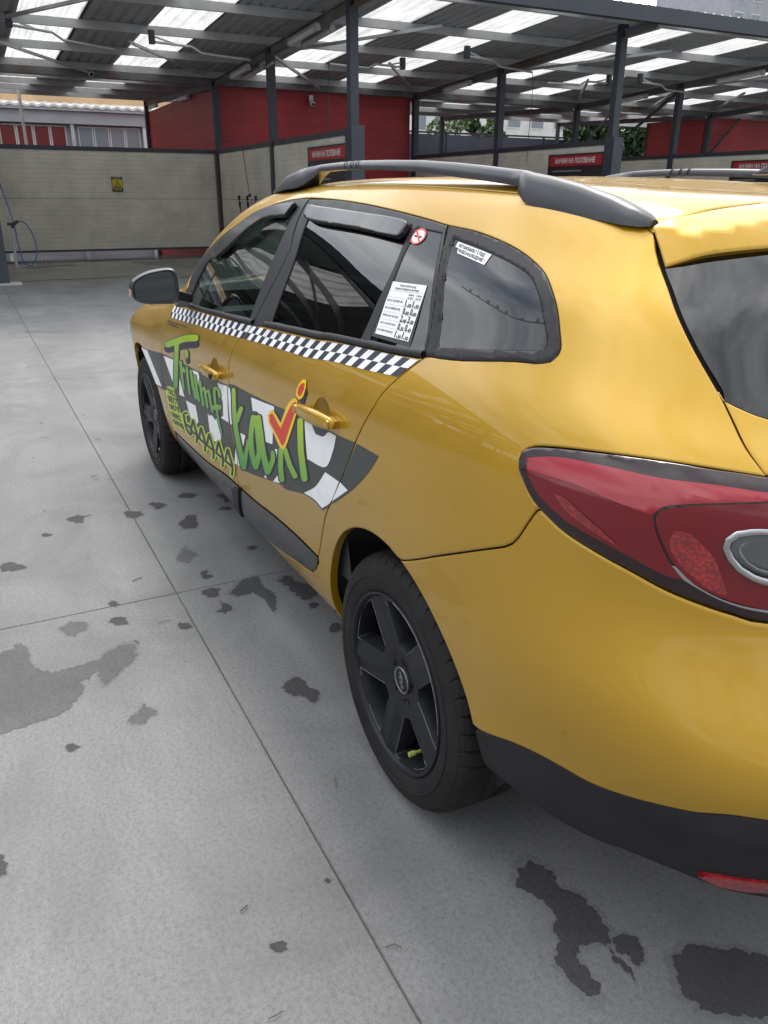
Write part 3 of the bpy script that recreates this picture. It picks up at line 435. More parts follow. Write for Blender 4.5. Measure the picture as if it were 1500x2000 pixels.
 'ink_numbers': [[[4131,721],[4039,606],[4040,601],[4054,603],[4073,611],[4085,620],[4178,735],[4177,741],[4163,739],[4144,731]],[[4043,601],[4182,607],[4198,611],[4216,620],[4224,629],[4219,632],[4081,626],[4064,622],[4046,613],[4037,604]],[[4143,722],[4150,701],[4160,673],[4174,641],[4185,616],[4194,615],[4212,621],[4228,630],[4233,637],[4221,663],[4208,695],[4199,723],[4192,744],[4184,745],[4166,740],[4149,730]],[[4186,619],[4146,543],[4150,539],[4165,543],[4183,551],[4193,560],[4232,635],[4229,639],[4214,636],[4196,627]],[[3940,711],[3845,597],[3846,592],[3861,594],[3881,602],[3895,612],[3989,725],[3989,731],[3974,729],[3954,721]],[[3850,592],[3991,598],[4008,602],[4027,611],[4035,620],[4030,623],[3890,617],[3872,613],[3853,604],[3844,595]],[[3952,712],[3959,691],[3969,663],[3982,632],[3994,607],[4004,606],[4022,612],[4039,621],[4044,629],[4033,654],[4020,685],[4011,713],[4005,734],[3996,735],[3977,730],[3959,720]],[[3994,609],[3954,535],[3957,531],[3974,534],[3993,543],[4003,552],[4044,626],[4040,630],[4024,627],[4005,619]],[[3737,700],[3637,586],[3639,580],[3655,582],[3676,591],[3690,601],[3789,714],[3789,720],[3773,718],[3752,710]],[[3642,580],[3790,586],[3808,591],[3827,600],[3837,609],[3831,612],[3685,606],[3667,602],[3646,593],[3636,584]],[[3750,700],[3756,680],[3766,652],[3780,620],[3793,595],[3803,594],[3822,600],[3840,610],[3846,617],[3834,643],[3821,674],[3812,702],[3805,723],[3796,725],[3776,719],[3756,709]],[[3793,598],[3750,522],[3753,518],[3771,522],[3791,531],[3803,540],[3845,615],[3842,619],[3825,616],[3805,607]],[[3548,688],[3447,577],[3448,572],[3465,574],[3488,582],[3503,592],[3603,703],[3602,709],[3586,707],[3563,698]],[[3452,571],[3601,577],[3620,581],[3640,591],[3650,600],[3644,603],[3498,598],[3478,594],[3456,584],[3445,575]],[[3561,689],[3567,668],[3577,641],[3591,610],[3603,586],[3614,584],[3635,590],[3654,600],[3660,608],[3648,633],[3635,664],[3626,691],[3619,712],[3609,713],[3588,707],[3568,697]],[[3604,588],[3559,514],[3563,509],[3581,513],[3603,522],[3615,532],[3659,605],[3655,610],[3638,607],[3616,598]],[[3356,689],[3253,581],[3254,575],[3272,577],[3296,585],[3311,595],[3414,704],[3413,710],[3396,708],[3372,699]],[[3258,575],[3407,579],[3427,583],[3449,592],[3459,602],[3453,605],[3306,601],[3285,597],[3263,588],[3251,578]],[[3368,689],[3375,669],[3384,642],[3397,612],[3409,587],[3421,586],[3443,592],[3462,602],[3469,610],[3458,635],[3445,665],[3436,692],[3430,712],[3419,714],[3397,708],[3376,698]],[[3410,590],[3363,517],[3367,512],[3386,516],[3409,525],[3423,535],[3468,607],[3464,612],[3446,609],[3423,600]],[[3277,732],[3210,717],[3123,676],[3110,620],[3122,568],[3146,542],[3179,530],[3222,527],[3303,554],[3319,586],[3314,616],[3276,624],[3224,621],[3166,604],[3130,589],[3113,579],[3112,572],[3130,573],[3154,582],[3173,590],[3189,596],[3223,597],[3253,591],[3257,565],[3249,543],[3268,554],[3237,557],[3208,568],[3186,591],[3175,641],[3185,691],[3208,699],[3249,707],[3273,715],[3292,725],[3293,732]]],
 'lime_plate': [[[2684,754],[2785,785],[2807,835],[2997,863],[3023,842],[3027,746],[3020,709],[3062,691],[3069,640],[3058,516],[2749,469]]],
}

# ------------------------------------------------------------------ panels cut from the body surface
def uvk(key): return np.array(FD[key], float) / 2000.
KU = SF.ku[2:-2]; KV = SF.kv[:-2]      # parameter of each control column / row

def catmull(P, closed, step=.012, corner=38):
    """smooth resampling that keeps sharp corners"""
    P = [np.array(p, float) for p in P]
    Q = [P[0]]
    for p in P[1:]:
        if np.linalg.norm(p - Q[-1]) > 1e-4: Q.append(p)
    if closed and np.linalg.norm(Q[0] - Q[-1]) < 1e-4: Q.pop()
    P = Q; n = len(P); out = []
    def isc(i):
        if not closed and (i <= 0 or i >= n - 1): return True
        a, b, c = P[(i - 1) % n], P[i % n], P[(i + 1) % n]; u, v = b - a, c - b
        d = np.dot(u, v) / (np.linalg.norm(u) * np.linalg.norm(v) + 1e-12); return math.degrees(math.acos(max(-1, min(1, d)))) > corner
    C_ = [isc(i) for i in range(n)]
    for i in range(n if closed else n - 1):
        a, b = P[i], P[(i + 1) % n]; L = np.linalg.norm(b - a)
        p0 = P[(i - 1) % n] if not C_[i] else a - (b - a); p3 = P[(i + 2) % n] if not C_[(i + 1) % n] else b + (b - a)
        def sc(e, k): # limit tangents
            ln = np.linalg.norm(e); return e * min(1, 2 * L / (ln + 1e-12)) if ln > 2 * L else e
        m1 = sc((b - p0) * .5, 0); m2 = sc((p3 - a) * .5, 0)
        k = max(1, int(round(L / step)))
        for j in range(k):
            t = j / k; t2, t3 = t * t, t * t * t
            out.append((2 * t3 - 3 * t2 + 1) * a + (t3 - 2 * t2 + t) * m1 + (-2 * t3 + 3 * t2) * b + (t3 - t2) * m2)
    if not closed: out.append(P[-1])
    return np.array(out)

def area2(P): x, y = P[:, 0], P[:, 1]; return .5 * np.sum(x * np.roll(y, -1) - np.roll(x, -1) * y)

def inset(P, d):
    """move a ccw outline inwards by d"""
    a = np.roll(P, 1, 0); b = np.roll(P, -1, 0); t1 = P - a; t2 = b - P
    t1 /= np.linalg.norm(t1, axis=1)[:, None] + 1e-12; t2 /= np.linalg.norm(t2, axis=1)[:, None] + 1e-12
    n = np.stack([-(t1[:, 1] + t2[:, 1]), t1[:, 0] + t2[:, 0]], 1); L = np.linalg.norm(n, axis=1)[:, None] + 1e-9
    n /= L; k = 1 / np.maximum(.55, (L[:, 0] / 2)); return P + n * (d * k)[:, None]

def wind(poly, pts):
    """winding number of each point"""
    w = np.zeros(len(pts), int); x, y = pts[:, 0], pts[:, 1]; n = len(poly)
    for i in range(n):
        (x1, y1), (x2, y2) = poly[i], poly[(i + 1) % n]
        cr = (x2 - x1) * (y - y1) - (x - x1) * (y2 - y1)
        w += ((y1 <= y) & (y2 > y) & (cr > 0)).astype(int); w -= ((y1 > y) & (y2 <= y) & (cr < 0)).astype(int)
    return w

def tri(polys, holes=(), grid=.02, extra=None):
    """constrained triangulation of a union of outlines minus holes; returns verts, tris, index of the outline points"""
    V = []; E = []
    for P in list(polys) + list(holes):
        n0 = len(V); V += [tuple(p) for p in P]; E += [(n0 + i, n0 + (i + 1) % len(P)) for i in range(len(P))]
    nb = len(V); allp = np.array(V); lo, hi = allp.min(0), allp.max(0)
    if grid:
        gx = np.arange(lo[0] + grid * .5, hi[0], grid); gy = np.arange(lo[1] + grid * .5, hi[1], grid)
        if len(gx) and len(gy):
            g = np.array([(x + (grid * .5 if j % 2 else 0), y) for j, y in enumerate(gy) for x in gx])
            ins = np.zeros(len(g), bool)
            for P in polys: ins |= wind(P, g) != 0
            for P in holes: ins &= wind(P, g) == 0
            g = g[ins]
            if len(g):
                dm = np.full(len(g), 9.)
                for s in range(0, nb, 400):
                    dm = np.minimum(dm, np.sqrt(((g[:, None] - allp[None, s:s + 400]) ** 2).sum(2)).min(1))
                V += [tuple(p) for p in g[dm > grid * .5]]
    if extra is not None: V += [tuple(p) for p in extra]
    r = delaunay_2d_cdt([Vector(v) for v in V], E, [], 0, 1e-6)
    v2 = np.array([tuple(v) for v in r[0]]); T = np.array([f for f in r[2]]); orig = r[3]
    c = v2[T].mean(1); ok = np.zeros(len(T), bool)
    for P in polys: ok |= wind(P, c) != 0
    for P in holes: ok &= wind(P, c) == 0
    return v2, T[ok], orig, nb

def panel(name, polys, material, parent, holes=(), off=0., gap=.0, thick=.014, edge=.0035, grid=.02, step=.012, side=1, weld=False, smooth_in=True, corner=38, bulge=None):
    """a sheet cut out of the body surface.  gap shrinks it, edge rounds its rim, thick turns the rim inwards"""
    def prep(P, ccw):
        P = catmull(P, True, step, corner) if smooth_in else np.array(P, float)
        if (area2(P) > 0) != ccw: P = P[::-1]
        return P
    outs = [prep(P, True) for P in polys]; hs = [prep(P, False) for P in holes]
    if gap: outs = [inset(P, gap) for P in outs]; hs = [inset(P, gap) for P in hs]
    for P in outs + hs:
        P[:, 0] = np.clip(P[:, 0], 0, SF.umax); P[:, 1] = np.clip(P[:, 1], 0, SF.vmax)
    extra = None
    if edge: extra = np.concatenate([inset(P, edge * 1.6) for P in outs + hs])
    v2, T, orig, nb = tri(outs, hs, grid, extra)
    used = np.unique(T); remap = -np.ones(len(v2), int); remap[used] = np.arange(len(used)); v2 = v2[used]; T = remap[T]
    S = SF(v2[:, 0], v2[:, 1]); N = SF.normal(v2[:, 0], v2[:, 1])
    if bulge is not None:
        e = 1e-3; f = lambda a, b: SF(a, b) + SF.normal(a, b) * bulge(a, b)[:, None]
        S = f(v2[:, 0], v2[:, 1]); N = np.cross(f(v2[:, 0] + e, v2[:, 1]) - f(v2[:, 0] - e, v2[:, 1]), f(v2[:, 0], v2[:, 1] + e) - f(v2[:, 0], v2[:, 1] - e)); N /= np.linalg.norm(N, axis=1)[:, None] + 1e-12
    # orient
    a = S[T[:, 1]] - S[T[:, 0]]; b = S[T[:, 2]] - S[T[:, 0]]
    if (np.cross(a, b) * N[T[:, 0]]).sum() < 0: T = T[:, ::-1]
    S = S + N * off
    # rim = edges used once
    cnt = {}
    for t in T:
        for i in range(3):
            e = (int(t[i]), int(t[(i + 1) % 3])); cnt[e] = cnt.get(e, 0) + 1
    rim = [e for e in cnt if (e[1], e[0]) not in cnt]
    if weld: rim = [e for e in rim if not (abs(S[e[0], 1]) < 2e-3 and abs(S[e[1], 1]) < 2e-3)]
    V = S.copy(); Nn = N.copy(); F = [tuple(t) for t in T]
    if edge or thick:
        rv = {}; outn = {}
        for i, j in rim:
            d = S[j] - S[i]; o = np.cross(d, N[i]); o /= np.linalg.norm(o) + 1e-12
            for k in (i, j): outn[k] = outn.get(k, 0) + o
        for k, o in outn.items():
            o = o / (np.linalg.norm(o) + 1e-12); outn[k] = o
            if edge:
                V[k] = S[k] - N[k] * edge * .55; q = N[k] * .8 + o * .6; Nn[k] = q / np.linalg.norm(q)
        if thick:
            V = list(V); Nn = list(Nn)
            for k, o in outn.items():
                rv[k] = len(V); V.append(V[k]); Nn.append(o); V.append(S[k] - N[k] * thick); Nn.append(o)
            for i, j in rim: F.append((rv[i], rv[i] + 1, rv[j] + 1)); F.append((rv[i], rv[j] + 1, rv[j]))
            V = np.array(V); Nn = np.array(Nn)
    V = np.array(V); Nn = np.array(Nn)
    if weld:
        V[np.abs(V[:, 1]) < 2e-3, 1] = 0
        n = len(V); F = F + [tuple(i + n for i in f[::-1]) for f in F]; m = np.array([1, -1, 1.]); V = np.concatenate([V, V * m]); Nn = np.concatenate([Nn, Nn * m])
    elif side < 0:
        m = np.array([1, -1, 1.]); V = V * m; Nn = Nn * m; F = [f[::-1] for f in F]
    me = mesh(name, V, F, True, Nn)
    return link(name, me, material, parent)

def decal(name, polys, material, parent, off=.0012, grid=.02, side=1, step=.01, smooth_in=False):
    """flat print lying on a panel: a union of outlines"""
    return panel(name, [np.array(p, float) / 2000. if not isinstance(p, np.ndarray) else p for p in polys], material, parent, off=off, thick=0, edge=0, grid=grid, side=side, smooth_in=smooth_in, step=step)

def ribbon(name, path, width, off, material, parent, side=1, closed=False, h=.0):
    """a moulding that follows a line on the body; h > 0 gives it a rounded crown"""
    P = catmull(path, closed, .012); n = len(P); t = np.roll(P, -1, 0) - np.roll(P, 1, 0)
    if not closed: t[0] = P[1] - P[0]; t[-1] = P[-1] - P[-2]
    t /= np.linalg.norm(t, axis=1)[:, None] + 1e-12; nn = np.stack([-t[:, 1], t[:, 0]], 1)
    prof = [(-.5, 0), (.5, 0)] if h == 0 else [(-.5, -.3), (-.47, .45), (-.3, .92), (0, 1), (.3, .92), (.47, .45), (.5, -.3)]
    V = []; 
    for w, hh in prof:
        Q = P + nn * (w * width); Q[:, 1] = np.clip(Q[:, 1], 0, SF.vmax); V.append(SF(Q[:, 0], Q[:, 1]) + SF.normal(Q[:, 0], Q[:, 1]) * (off + hh * h))
    m = len(prof); A = np.concatenate(V); F = []
    for k in range(m - 1):
        for i in range(n if closed else n - 1):
            j = (i + 1) % n; F.append((k * n + i, k * n + j, (k + 1) * n + j, (k + 1) * n + i))
    if side < 0: A = A * np.array([1, -1, 1.]); F = [f[::-1] for f in F]
    me = mesh(name, A, F, True)
    if h:
        bm = bmesh.new(); bm.from_mesh(me); bmesh.ops.recalc_face_normals(bm, faces=bm.faces); bm.to_mesh(me); bm.free()
    return link(name, me, material, parent)

def text_mesh(s, size=1.0, bold=0., align='CENTER', space=1.0):
    """2D triangles of a line of text with the built-in font"""
    cu = bpy.data.curves.new('text', 'FONT'); cu.body = s; cu.size = size; cu.align_x = align; cu.resolution_u = 3; cu.offset = bold; cu.space_character = space
    ob = bpy.data.objects.new('text', cu); C.objects.link(ob); bpy.context.view_layer.update()
    me = bpy.data.meshes.new_from_object(ob.evaluated_get(bpy.context.evaluated_depsgraph_get()))
    V = np.array([v.co[:2] for v in me.vertices]) if len(me.vertices) else np.zeros((0, 2)); F = [tuple(p.vertices) for p in me.polygons]
    bpy.data.objects.remove(ob); bpy.data.meshes.remove(me); bpy.data.curves.remove(cu)
    return V, F

def fit_text(s, bold=0.03, space=1.0):
    """text scaled into the unit square"""
    V, F = text_mesh(s, 1.0, bold, 'LEFT', space); lo, hi = V.min(0), V.max(0); return (V - lo) / (hi - lo), F

def quad_text(name, items, material, parent, off, side=1):
    """items: (text, quad uv TL, TR, BR, BL) mapped onto the body surface as one print"""
    VV = []; FF = []
    for s, q in items:
        V, F = fit_text(s); q = np.array(q, float); n = len(VV)
        a, b = V[:, :1], V[:, 1:]; P = (1 - a) * b * q[0] + a * b * q[1] + a * (1 - b) * q[2] + (1 - a) * (1 - b) * q[3]
        VV += list(P); FF += [tuple(i + n for i in f) for f in F]
    P = np.array(VV); S = SF(P[:, 0], P[:, 1]) + SF.normal(P[:, 0], P[:, 1]) * off
    return link(name, mesh(name, S, FF), material, parent)

# ------------------------------------------------------------------ materials of the place
def concrete(name, base, wet=0.):
    m = mat(name, base, .82); t, b, l = nodes(m); v = worldpos(t)
    big = noise(t, .55, 3, .6, v); mid = noise(t, 4.5, 4, .65, v); fine = noise(t, 90, 2, .7, v); spk = noise(t, 320, 1, .6, v)
    d = tuple(x * .80 for x in base); h = tuple(min(1, x * 1.17) for x in base)
    c = mixc(t, ramp(t, big, [(.30, 0.), (.66, 1.)]), d, h)
    c = mixc(t, mixc(t, 1., ramp(t, mid, [(.35, 0.), (.7, .55)]), (0, 0, 0), 'ADD'), c, tuple(min(1, x * 1.10) for x in base))
    c = mixc(t, .5, c, ramp(t, fine, [(.30, .55), (.5, .98), (.72, 1.25)]), 'MULTIPLY')
    c = mixc(t, .4, c, ramp(t, spk, [(.34, .35), (.44, 1.), (.66, 1.), (.76, 1.5)]), 'MULTIPLY')
    sb = noise(t, 1.7, 4, .6, worldpos(t, (.22, 1.3, 1))); c = mixc(t, .6, c, ramp(t, sb, [(.36, .78), (.62, 1.12)]), 'MULTIPLY')
    dr = noise(t, 1.6, 4, .7, v, .6); c = mixc(t, ramp(t, dr, [(.46, 0.), (.70, .55)]), c, tuple(x * .52 for x in base))
    l(c, b.inputs['Base Color'])
    if wet: l(ramp(t, big, [(.35, .03), (.65, .16)]), b.inputs['Roughness']); bump(t, b, mid, .05, .01)
    else:
        l(ramp(t, mid, [(.3, .72), (.7, .92)]), b.inputs['Roughness'])
        ad = t.nodes.new('ShaderNodeMath'); ad.operation = 'ADD'; l(fine, ad.inputs[0]); l(spk, ad.inputs[1]); bump(t, b, ad.outputs[0], .16, .003)
    return m
M['concrete'] = concrete('concrete', (.187, .188, .187))
M['concrete_damp'] = concrete('damp_concrete', (.062, .061, .062)); nodes(M['concrete_damp'])[1].inputs['Specular IOR Level'].default_value = .35
M['concrete_damp2'] = concrete('drying_concrete', (.102, .102, .104)); M['concrete_damp3'] = concrete('faintly_damp_concrete', (.160, .160, .160)); M['concrete_wet'] = concrete('wet_concrete', (.115, .115, .115), 1.)
M['joint'] = noisy(mat('joint_dirt', (.085, .082, .08), .9), .5, 3, .05)
M['post'] = noisy(mat('anthracite_steel', (.040, .047, .062), .5), .2, 2, .1)
M['steel'] = noisy(mat('galvanised_steel', (.46, .47, .48), .55, .0), .22, 1.4, .14)
M['steel_rust'] = None
def rusty():
    m = mat('rusty_steel', (.2, .2, .21), .6); t, b, l = nodes(m); v = worldpos(t); n = noise(t, 1.1, 7, .65, v)
    l(mixc(t, ramp(t, n, [(.50, 0.), (.66, 1.)]), (.19, .20, .21), (.15, .085, .06)), b.inputs['Base Color']); return m
M['steel_rust'] = rusty()
M['roof_under'] = noisy(mat('roof_sheet_underside', (.44, .455, .475), .6, .0), .16, .9, .1)
def skylight():
    m = bpy.data.materials.new('translucent_sheet'); m.use_nodes = True; t = m.node_tree; t.nodes.clear(); l = t.links.new
    o = t.nodes.new('ShaderNodeOutputMaterial'); mx = t.nodes.new('ShaderNodeMixShader'); tr = t.nodes.new('ShaderNodeBsdfTranslucent'); df = t.nodes.new('ShaderNodeBsdfDiffuse')
    v = worldpos(t, (.6, 3, 1)); n = noise(t, 1.6, 6, .65, v); c = ramp(t, n, [(.28, (.33, .33, .32)), (.66, (.60, .60, .59))])
    l(c, tr.inputs['Color']); df.inputs['Color'].default_value = (.6, .6, .58, 1); mx.inputs[0].default_value = .12
    l(tr.outputs[0], mx.inputs[1]); l(df.outputs[0], mx.inputs[2]); l(mx.outputs[0], o.inputs['Surface']); return m
M['skylight'] = skylight()
def cladding(name, col, pitch=.10, rough=.5, dirt=.25):
    m = mat(name, col, rough); t, b, l = nodes(m); v = worldpos(t); n = noise(t, 1.3, 6, .65, v); n2 = noise(t, 26, 3, .6, worldpos(t, (1, 1, .2)))
    c = mixc(t, ramp(t, n, [(.35, 0.), (.75, 1.)]), tuple(x * (1 - dirt) for x in col), tuple(min(1, x * 1.08) for x in col)); c = mixc(t, .10, c, ramp(t, n2, [(.3, .75), (.7, 1.1)]), 'MULTIPLY')
    w = t.nodes.new('ShaderNodeTexWave'); w.wave_type = 'BANDS'; w.bands_direction = 'Z'; w.inputs['Scale'].default_value = 6.2832 / (20 * pitch); w.inputs['Distortion'].default_value = 0
    l(v, w.inputs['Vector']); gr = ramp(t, w.outputs[1], [(.0, 0.), (.10, 1.)]); bump(t, b, gr, .4, .008); l(mixc(t, .12, c, gr, 'MULTIPLY'), b.inputs['Base Color']); return m
M['beige'] = cladding('beige_sandwich_panel', (.80, .77, .68))
M['redwall'] = cladding('red_sandwich_panel', (.42, .030, .038), .30)
M['redlit'] = cladding('lit_red_panel', (.46, .075, .055), .08, .5, .15)  # lit copy of the red panel, direct light painted into its tone; unused
M['fencegrey'] = cladding('slate_cladding', (.085, .105, .14), .12)
M['whiteplastic'] = mat('white_plastic', (.72, .72, .70), .45)
M['board'] = mat('board_black', (.022, .022, .026), .4)
M['boardred'] = mat('board_red', (.42, .022, .03), .4)
M['print'] = mat('print_white', (.78, .78, .78), .5)
M['printgrey'] = mat('print_grey', (.22, .22, .23), .5)
M['signyellow'] = mat('sign_yellow', (.62, .50, .02), .45)
M['hose_blue'] = mat('blue_hose', (.025, .07, .19), .4)
M['hose_red'] = mat('red_hose', (.20, .03, .04), .5)

# ------------------------------------------------------------------ ground
ground = link('ground', mesh('ground', [(-400, -500, -.0045), (700, -500, -.0045), (700, 500, -.0045), (-400, 500, -.0045)], [(0, 1, 2, 3)]), M['joint']); tag(ground, kind='structure')
YL = [1.05 - 5.5 * k for k in range(-4, 7)]            # partition lines
xj = [1.28 + 4.22 * k for k in range(-4, 10)]; yj = [1.10 - 5.5 * k for k in range(-5, 8)]
for i in range(len(xj) - 1):
    for j in range(len(yj) - 1):
        a, b = (xj[i] + .0017, yj[j + 1] + .0017), (xj[i + 1] - .0017, yj[j] - .0017); e = .002
        V = [(a[0], a[1], -.03), (b[0], a[1], -.03), (b[0], b[1], -.03), (a[0], b[1], -.03), (a[0], a[1], -.003), (b[0], a[1], -.003), (b[0], b[1], -.003), (a[0], b[1], -.003),
             (a[0] + e, a[1] + e, 0), (b[0] - e, a[1] + e, 0), (b[0] - e, b[1] - e, 0), (a[0] + e, b[1] - e, 0)]
        link('concrete_slab', mesh('concrete_slab', V, [(0, 1, 5, 4), (1, 2, 6, 5), (2, 3, 7, 6), (3, 0, 4, 7), (4, 5, 9, 8), (5, 6, 10, 9), (6, 7, 11, 10), (7, 4, 8, 11), (8, 9, 10, 11)]), M['concrete'], ground)
outer_v = [(-400, -500), (700, -500), (700, 500), (-400, 500)]; inner_v = [(xj[0], yj[-1]), (xj[-1], yj[-1]), (xj[-1], yj[0]), (xj[0], yj[0])]
V = [(x, y, -.001) for x, y in outer_v + inner_v]; road = link('road', mesh('road', V, [(0, 1, 5, 4), (1, 2, 6, 5), (2, 3, 7, 6), (3, 0, 4, 7)]), noisy(mat('asphalt', (.16, .16, .16), .85), .2, 2, .05)); tag(road, kind='structure')
def frac(P, it, amp):
    P = [np.array(p, float) for p in P]
    for _ in range(it):
        Q = []
        for i, p in enumerate(P):
            q = P[(i + 1) % len(P)]; d = q - p; n = np.array([-d[1], d[0]]); Q += [p, (p + q) / 2 + n * random.uniform(-amp, amp)]
        P = Q
    return P
STAINS = [[[-0.353,0.743],[-0.342,0.7],[-0.367,0.684],[-0.41,0.676],[-0.435,0.689],[-0.462,0.663],[-0.507,0.66],[-0.553,0.666],[-0.589,0.686],[-0.587,0.703],[-0.569,0.726],[-0.564,0.748],[-0.58,0.767],[-0.608,0.76],[-0.652,0.767],[-0.66,0.785],[-0.633,0.805],[-0.584,0.808],[-0.545,0.786],[-0.497,0.751],[-0.459,0.742],[-0.414,0.76],[-0.394,0.77]],[[-0.58,0.678],[-0.59,0.64],[-0.621,0.636],[-0.644,0.653],[-0.637,0.678],[-0.607,0.689]],[[-0.592,0.688],[-0.624,0.691],[-0.668,0.7],[-0.671,0.705],[-0.631,0.702],[-0.599,0.7]],[[-0.663,0.59],[-0.66,0.546],[-0.687,0.505],[-0.713,0.465],[-0.748,0.434],[-0.797,0.41],[-0.834,0.473],[-0.829,0.536],[-0.805,0.585],[-0.768,0.636],[-0.738,0.641],[-0.697,0.619]],[[0.55,0.949],[0.566,0.902],[0.487,0.883],[0.442,0.882],[0.423,0.917],[0.474,0.945]],[[1.115,1.794],[1.105,1.705],[1.157,1.657],[1.114,1.621],[1.028,1.62],[0.971,1.603],[0.922,1.57],[0.933,1.494],[0.935,1.433],[0.87,1.435],[0.837,1.492],[0.791,1.49],[0.733,1.519],[0.682,1.581],[0.677,1.648],[0.666,1.726],[0.656,1.826]],[[0.935,1.433],[0.994,1.36],[0.989,1.32],[0.924,1.311],[0.839,1.371],[0.783,1.433],[0.845,1.446]],[[0.589,1.394],[0.634,1.349],[0.596,1.328],[0.566,1.323],[0.541,1.361],[0.551,1.396]],[[1.166,1.506],[1.235,1.473],[1.207,1.435],[1.151,1.437],[1.122,1.471]],[[1.19,0.933],[1.282,0.835],[1.281,0.784],[1.19,0.794],[1.072,0.786],[0.985,0.827],[1.07,0.826],[1.167,0.842],[1.149,0.897]],[[1.082,1.021],[1.144,0.975],[1.088,0.95],[1.044,0.986]],[[1.61,1.023],[1.693,0.96],[1.575,0.952],[1.513,0.99],[1.538,1.019]],[[2.192,1.369],[2.261,1.328],[2.23,1.265],[2.149,1.309]],[[1.405,0.982],[1.427,0.945],[1.348,0.947],[1.344,0.978]],[[1.209,0.737],[1.224,0.669],[1.137,0.64],[1.03,0.658],[1.023,0.705],[1.119,0.698]],[[2.209,0.694],[2.257,0.629],[2.184,0.612],[2.105,0.673]],[[1.924,0.856],[1.885,0.862],[1.865,0.9],[1.874,0.921],[1.936,0.937],[1.976,0.914],[2.005,0.889],[2.019,0.858],[1.98,0.847]],[[2.125,1.052],[2.1,1.081],[2.101,1.097],[2.12,1.125],[2.14,1.127],[2.187,1.131],[2.201,1.111],[2.185,1.083],[2.164,1.059]],[[2.189,0.933],[2.177,0.955],[2.167,0.97],[2.173,0.992],[2.2,0.991],[2.231,0.991],[2.243,0.978],[2.246,0.954],[2.226,0.938]],[[2.262,0.77],[2.242,0.788],[2.248,0.817],[2.259,0.844],[2.286,0.858],[2.313,0.837],[2.326,0.828],[2.316,0.797],[2.303,0.784]],[[2.02,0.667],[2.006,0.676],[2.012,0.697],[2.019,0.714],[2.038,0.726],[2.053,0.71],[2.06,0.702],[2.052,0.683],[2.044,0.674]],[[1.213,0.962],[1.193,0.965],[1.187,0.989],[1.193,1.006],[1.227,1.02],[1.251,1.015],[1.258,0.989],[1.262,0.968],[1.239,0.95]],[[1.101,0.644],[1.088,0.675],[1.085,0.694],[1.11,0.717],[1.126,0.716],[1.149,0.714],[1.166,0.696],[1.15,0.67],[1.126,0.655]],[[0.955,0.666],[0.949,0.68],[0.943,0.69],[0.947,0.703],[0.962,0.7],[0.979,0.699],[0.985,0.688],[0.987,0.673],[0.974,0.664]],[[0.771,0.655],[0.762,0.672],[0.755,0.687],[0.76,0.703],[0.78,0.698],[0.799,0.69],[0.81,0.681],[0.813,0.662],[0.798,0.656]],[[1.013,1.107],[1.004,1.124],[1.001,1.137],[1.016,1.152],[1.029,1.153],[1.043,1.152],[1.055,1.143],[1.046,1.126],[1.029,1.116]],[[1.149,1.303],[1.126,1.305],[1.131,1.329],[1.138,1.346],[1.164,1.364],[1.187,1.349],[1.195,1.336],[1.19,1.317],[1.179,1.305]],[[1.763,1.578],[1.753,1.602],[1.748,1.632],[1.765,1.667],[1.799,1.679],[1.821,1.67],[1.838,1.663],[1.835,1.625],[1.807,1.605]],[[1.536,0.702],[1.53,0.714],[1.524,0.724],[1.53,0.739],[1.545,0.738],[1.562,0.741],[1.566,0.727],[1.566,0.712],[1.552,0.699]],[[0.162,1.735],[0.135,1.738],[0.136,1.75],[0.143,1.759],[0.162,1.768],[0.192,1.76],[0.207,1.756],[0.201,1.745],[0.191,1.74]],[[1.287,1.305],[1.273,1.317],[1.271,1.324],[1.284,1.335],[1.294,1.335],[1.312,1.335],[1.324,1.328],[1.316,1.318],[1.303,1.31]],[[2.23,0.971],[2.208,0.974],[2.207,0.987],[2.221,0.995],[2.237,1.004],[2.257,1.001],[2.268,0.985],[2.26,0.976],[2.243,0.966]],[[0.511,1.538],[0.508,1.549],[0.504,1.558],[0.511,1.571],[0.523,1.573],[0.533,1.573],[0.539,1.568],[0.538,1.554],[0.527,1.546]],[[-0.195,1.119],[-0.199,1.12],[-0.199,1.125],[-0.195,1.128],[-0.191,1.131],[-0.188,1.128],[-0.186,1.124],[-0.189,1.121],[-0.192,1.118]],[[0.855,0.608],[0.849,0.612],[0.85,0.617],[0.853,0.623],[0.859,0.626],[0.868,0.625],[0.869,0.616],[0.866,0.61],[0.861,0.603]],[[2.059,1.453],[2.056,1.466],[2.052,1.476],[2.059,1.491],[2.072,1.493],[2.085,1.495],[2.091,1.488],[2.09,1.473],[2.077,1.461]],[[-0.306,1.261],[-0.312,1.261],[-0.312,1.274],[-0.306,1.283],[-0.294,1.291],[-0.288,1.289],[-0.288,1.276],[-0.29,1.266],[-0.3,1.257]]]
def damp(name, P, z, m, rim):
    v2, T, _, _ = tri([P], (), 0); return link(name, mesh(name, [(x, y, z) for x, y in v2], [q for q in T]), m, ground)
for k, st in enumerate(STAINS):
    P = frac(catmull(st, True, .03, 80) if len(st) > 6 else st, 4, .30); P = np.array(P)
    if area2(P) < 0: P = P[::-1]
    if k != 5:
        c_ = P.mean(0); Q = np.array(frac(c_ + (P[::4] - c_) * 1.16, 2, .25)); damp('damp_fringe', Q if area2(Q) > 0 else Q[::-1], .0003 + .00001 * k, M['concrete_damp3'], .02)
    damp('water_stain', P, .0008 + .00002 * k, M['concrete_damp'] if k not in (5, 6, 7, 8, 11) else M['concrete_damp2'], .007)
wet = [(13.6, 1.2), (13.75, .3), (13.7, -.4), (13.95, -1.0), (13.2, -1.7), (13.6, -2.6), (13.4, -3.6), (13.5, -4.35), (23, -4.35), (23, 1.2)]
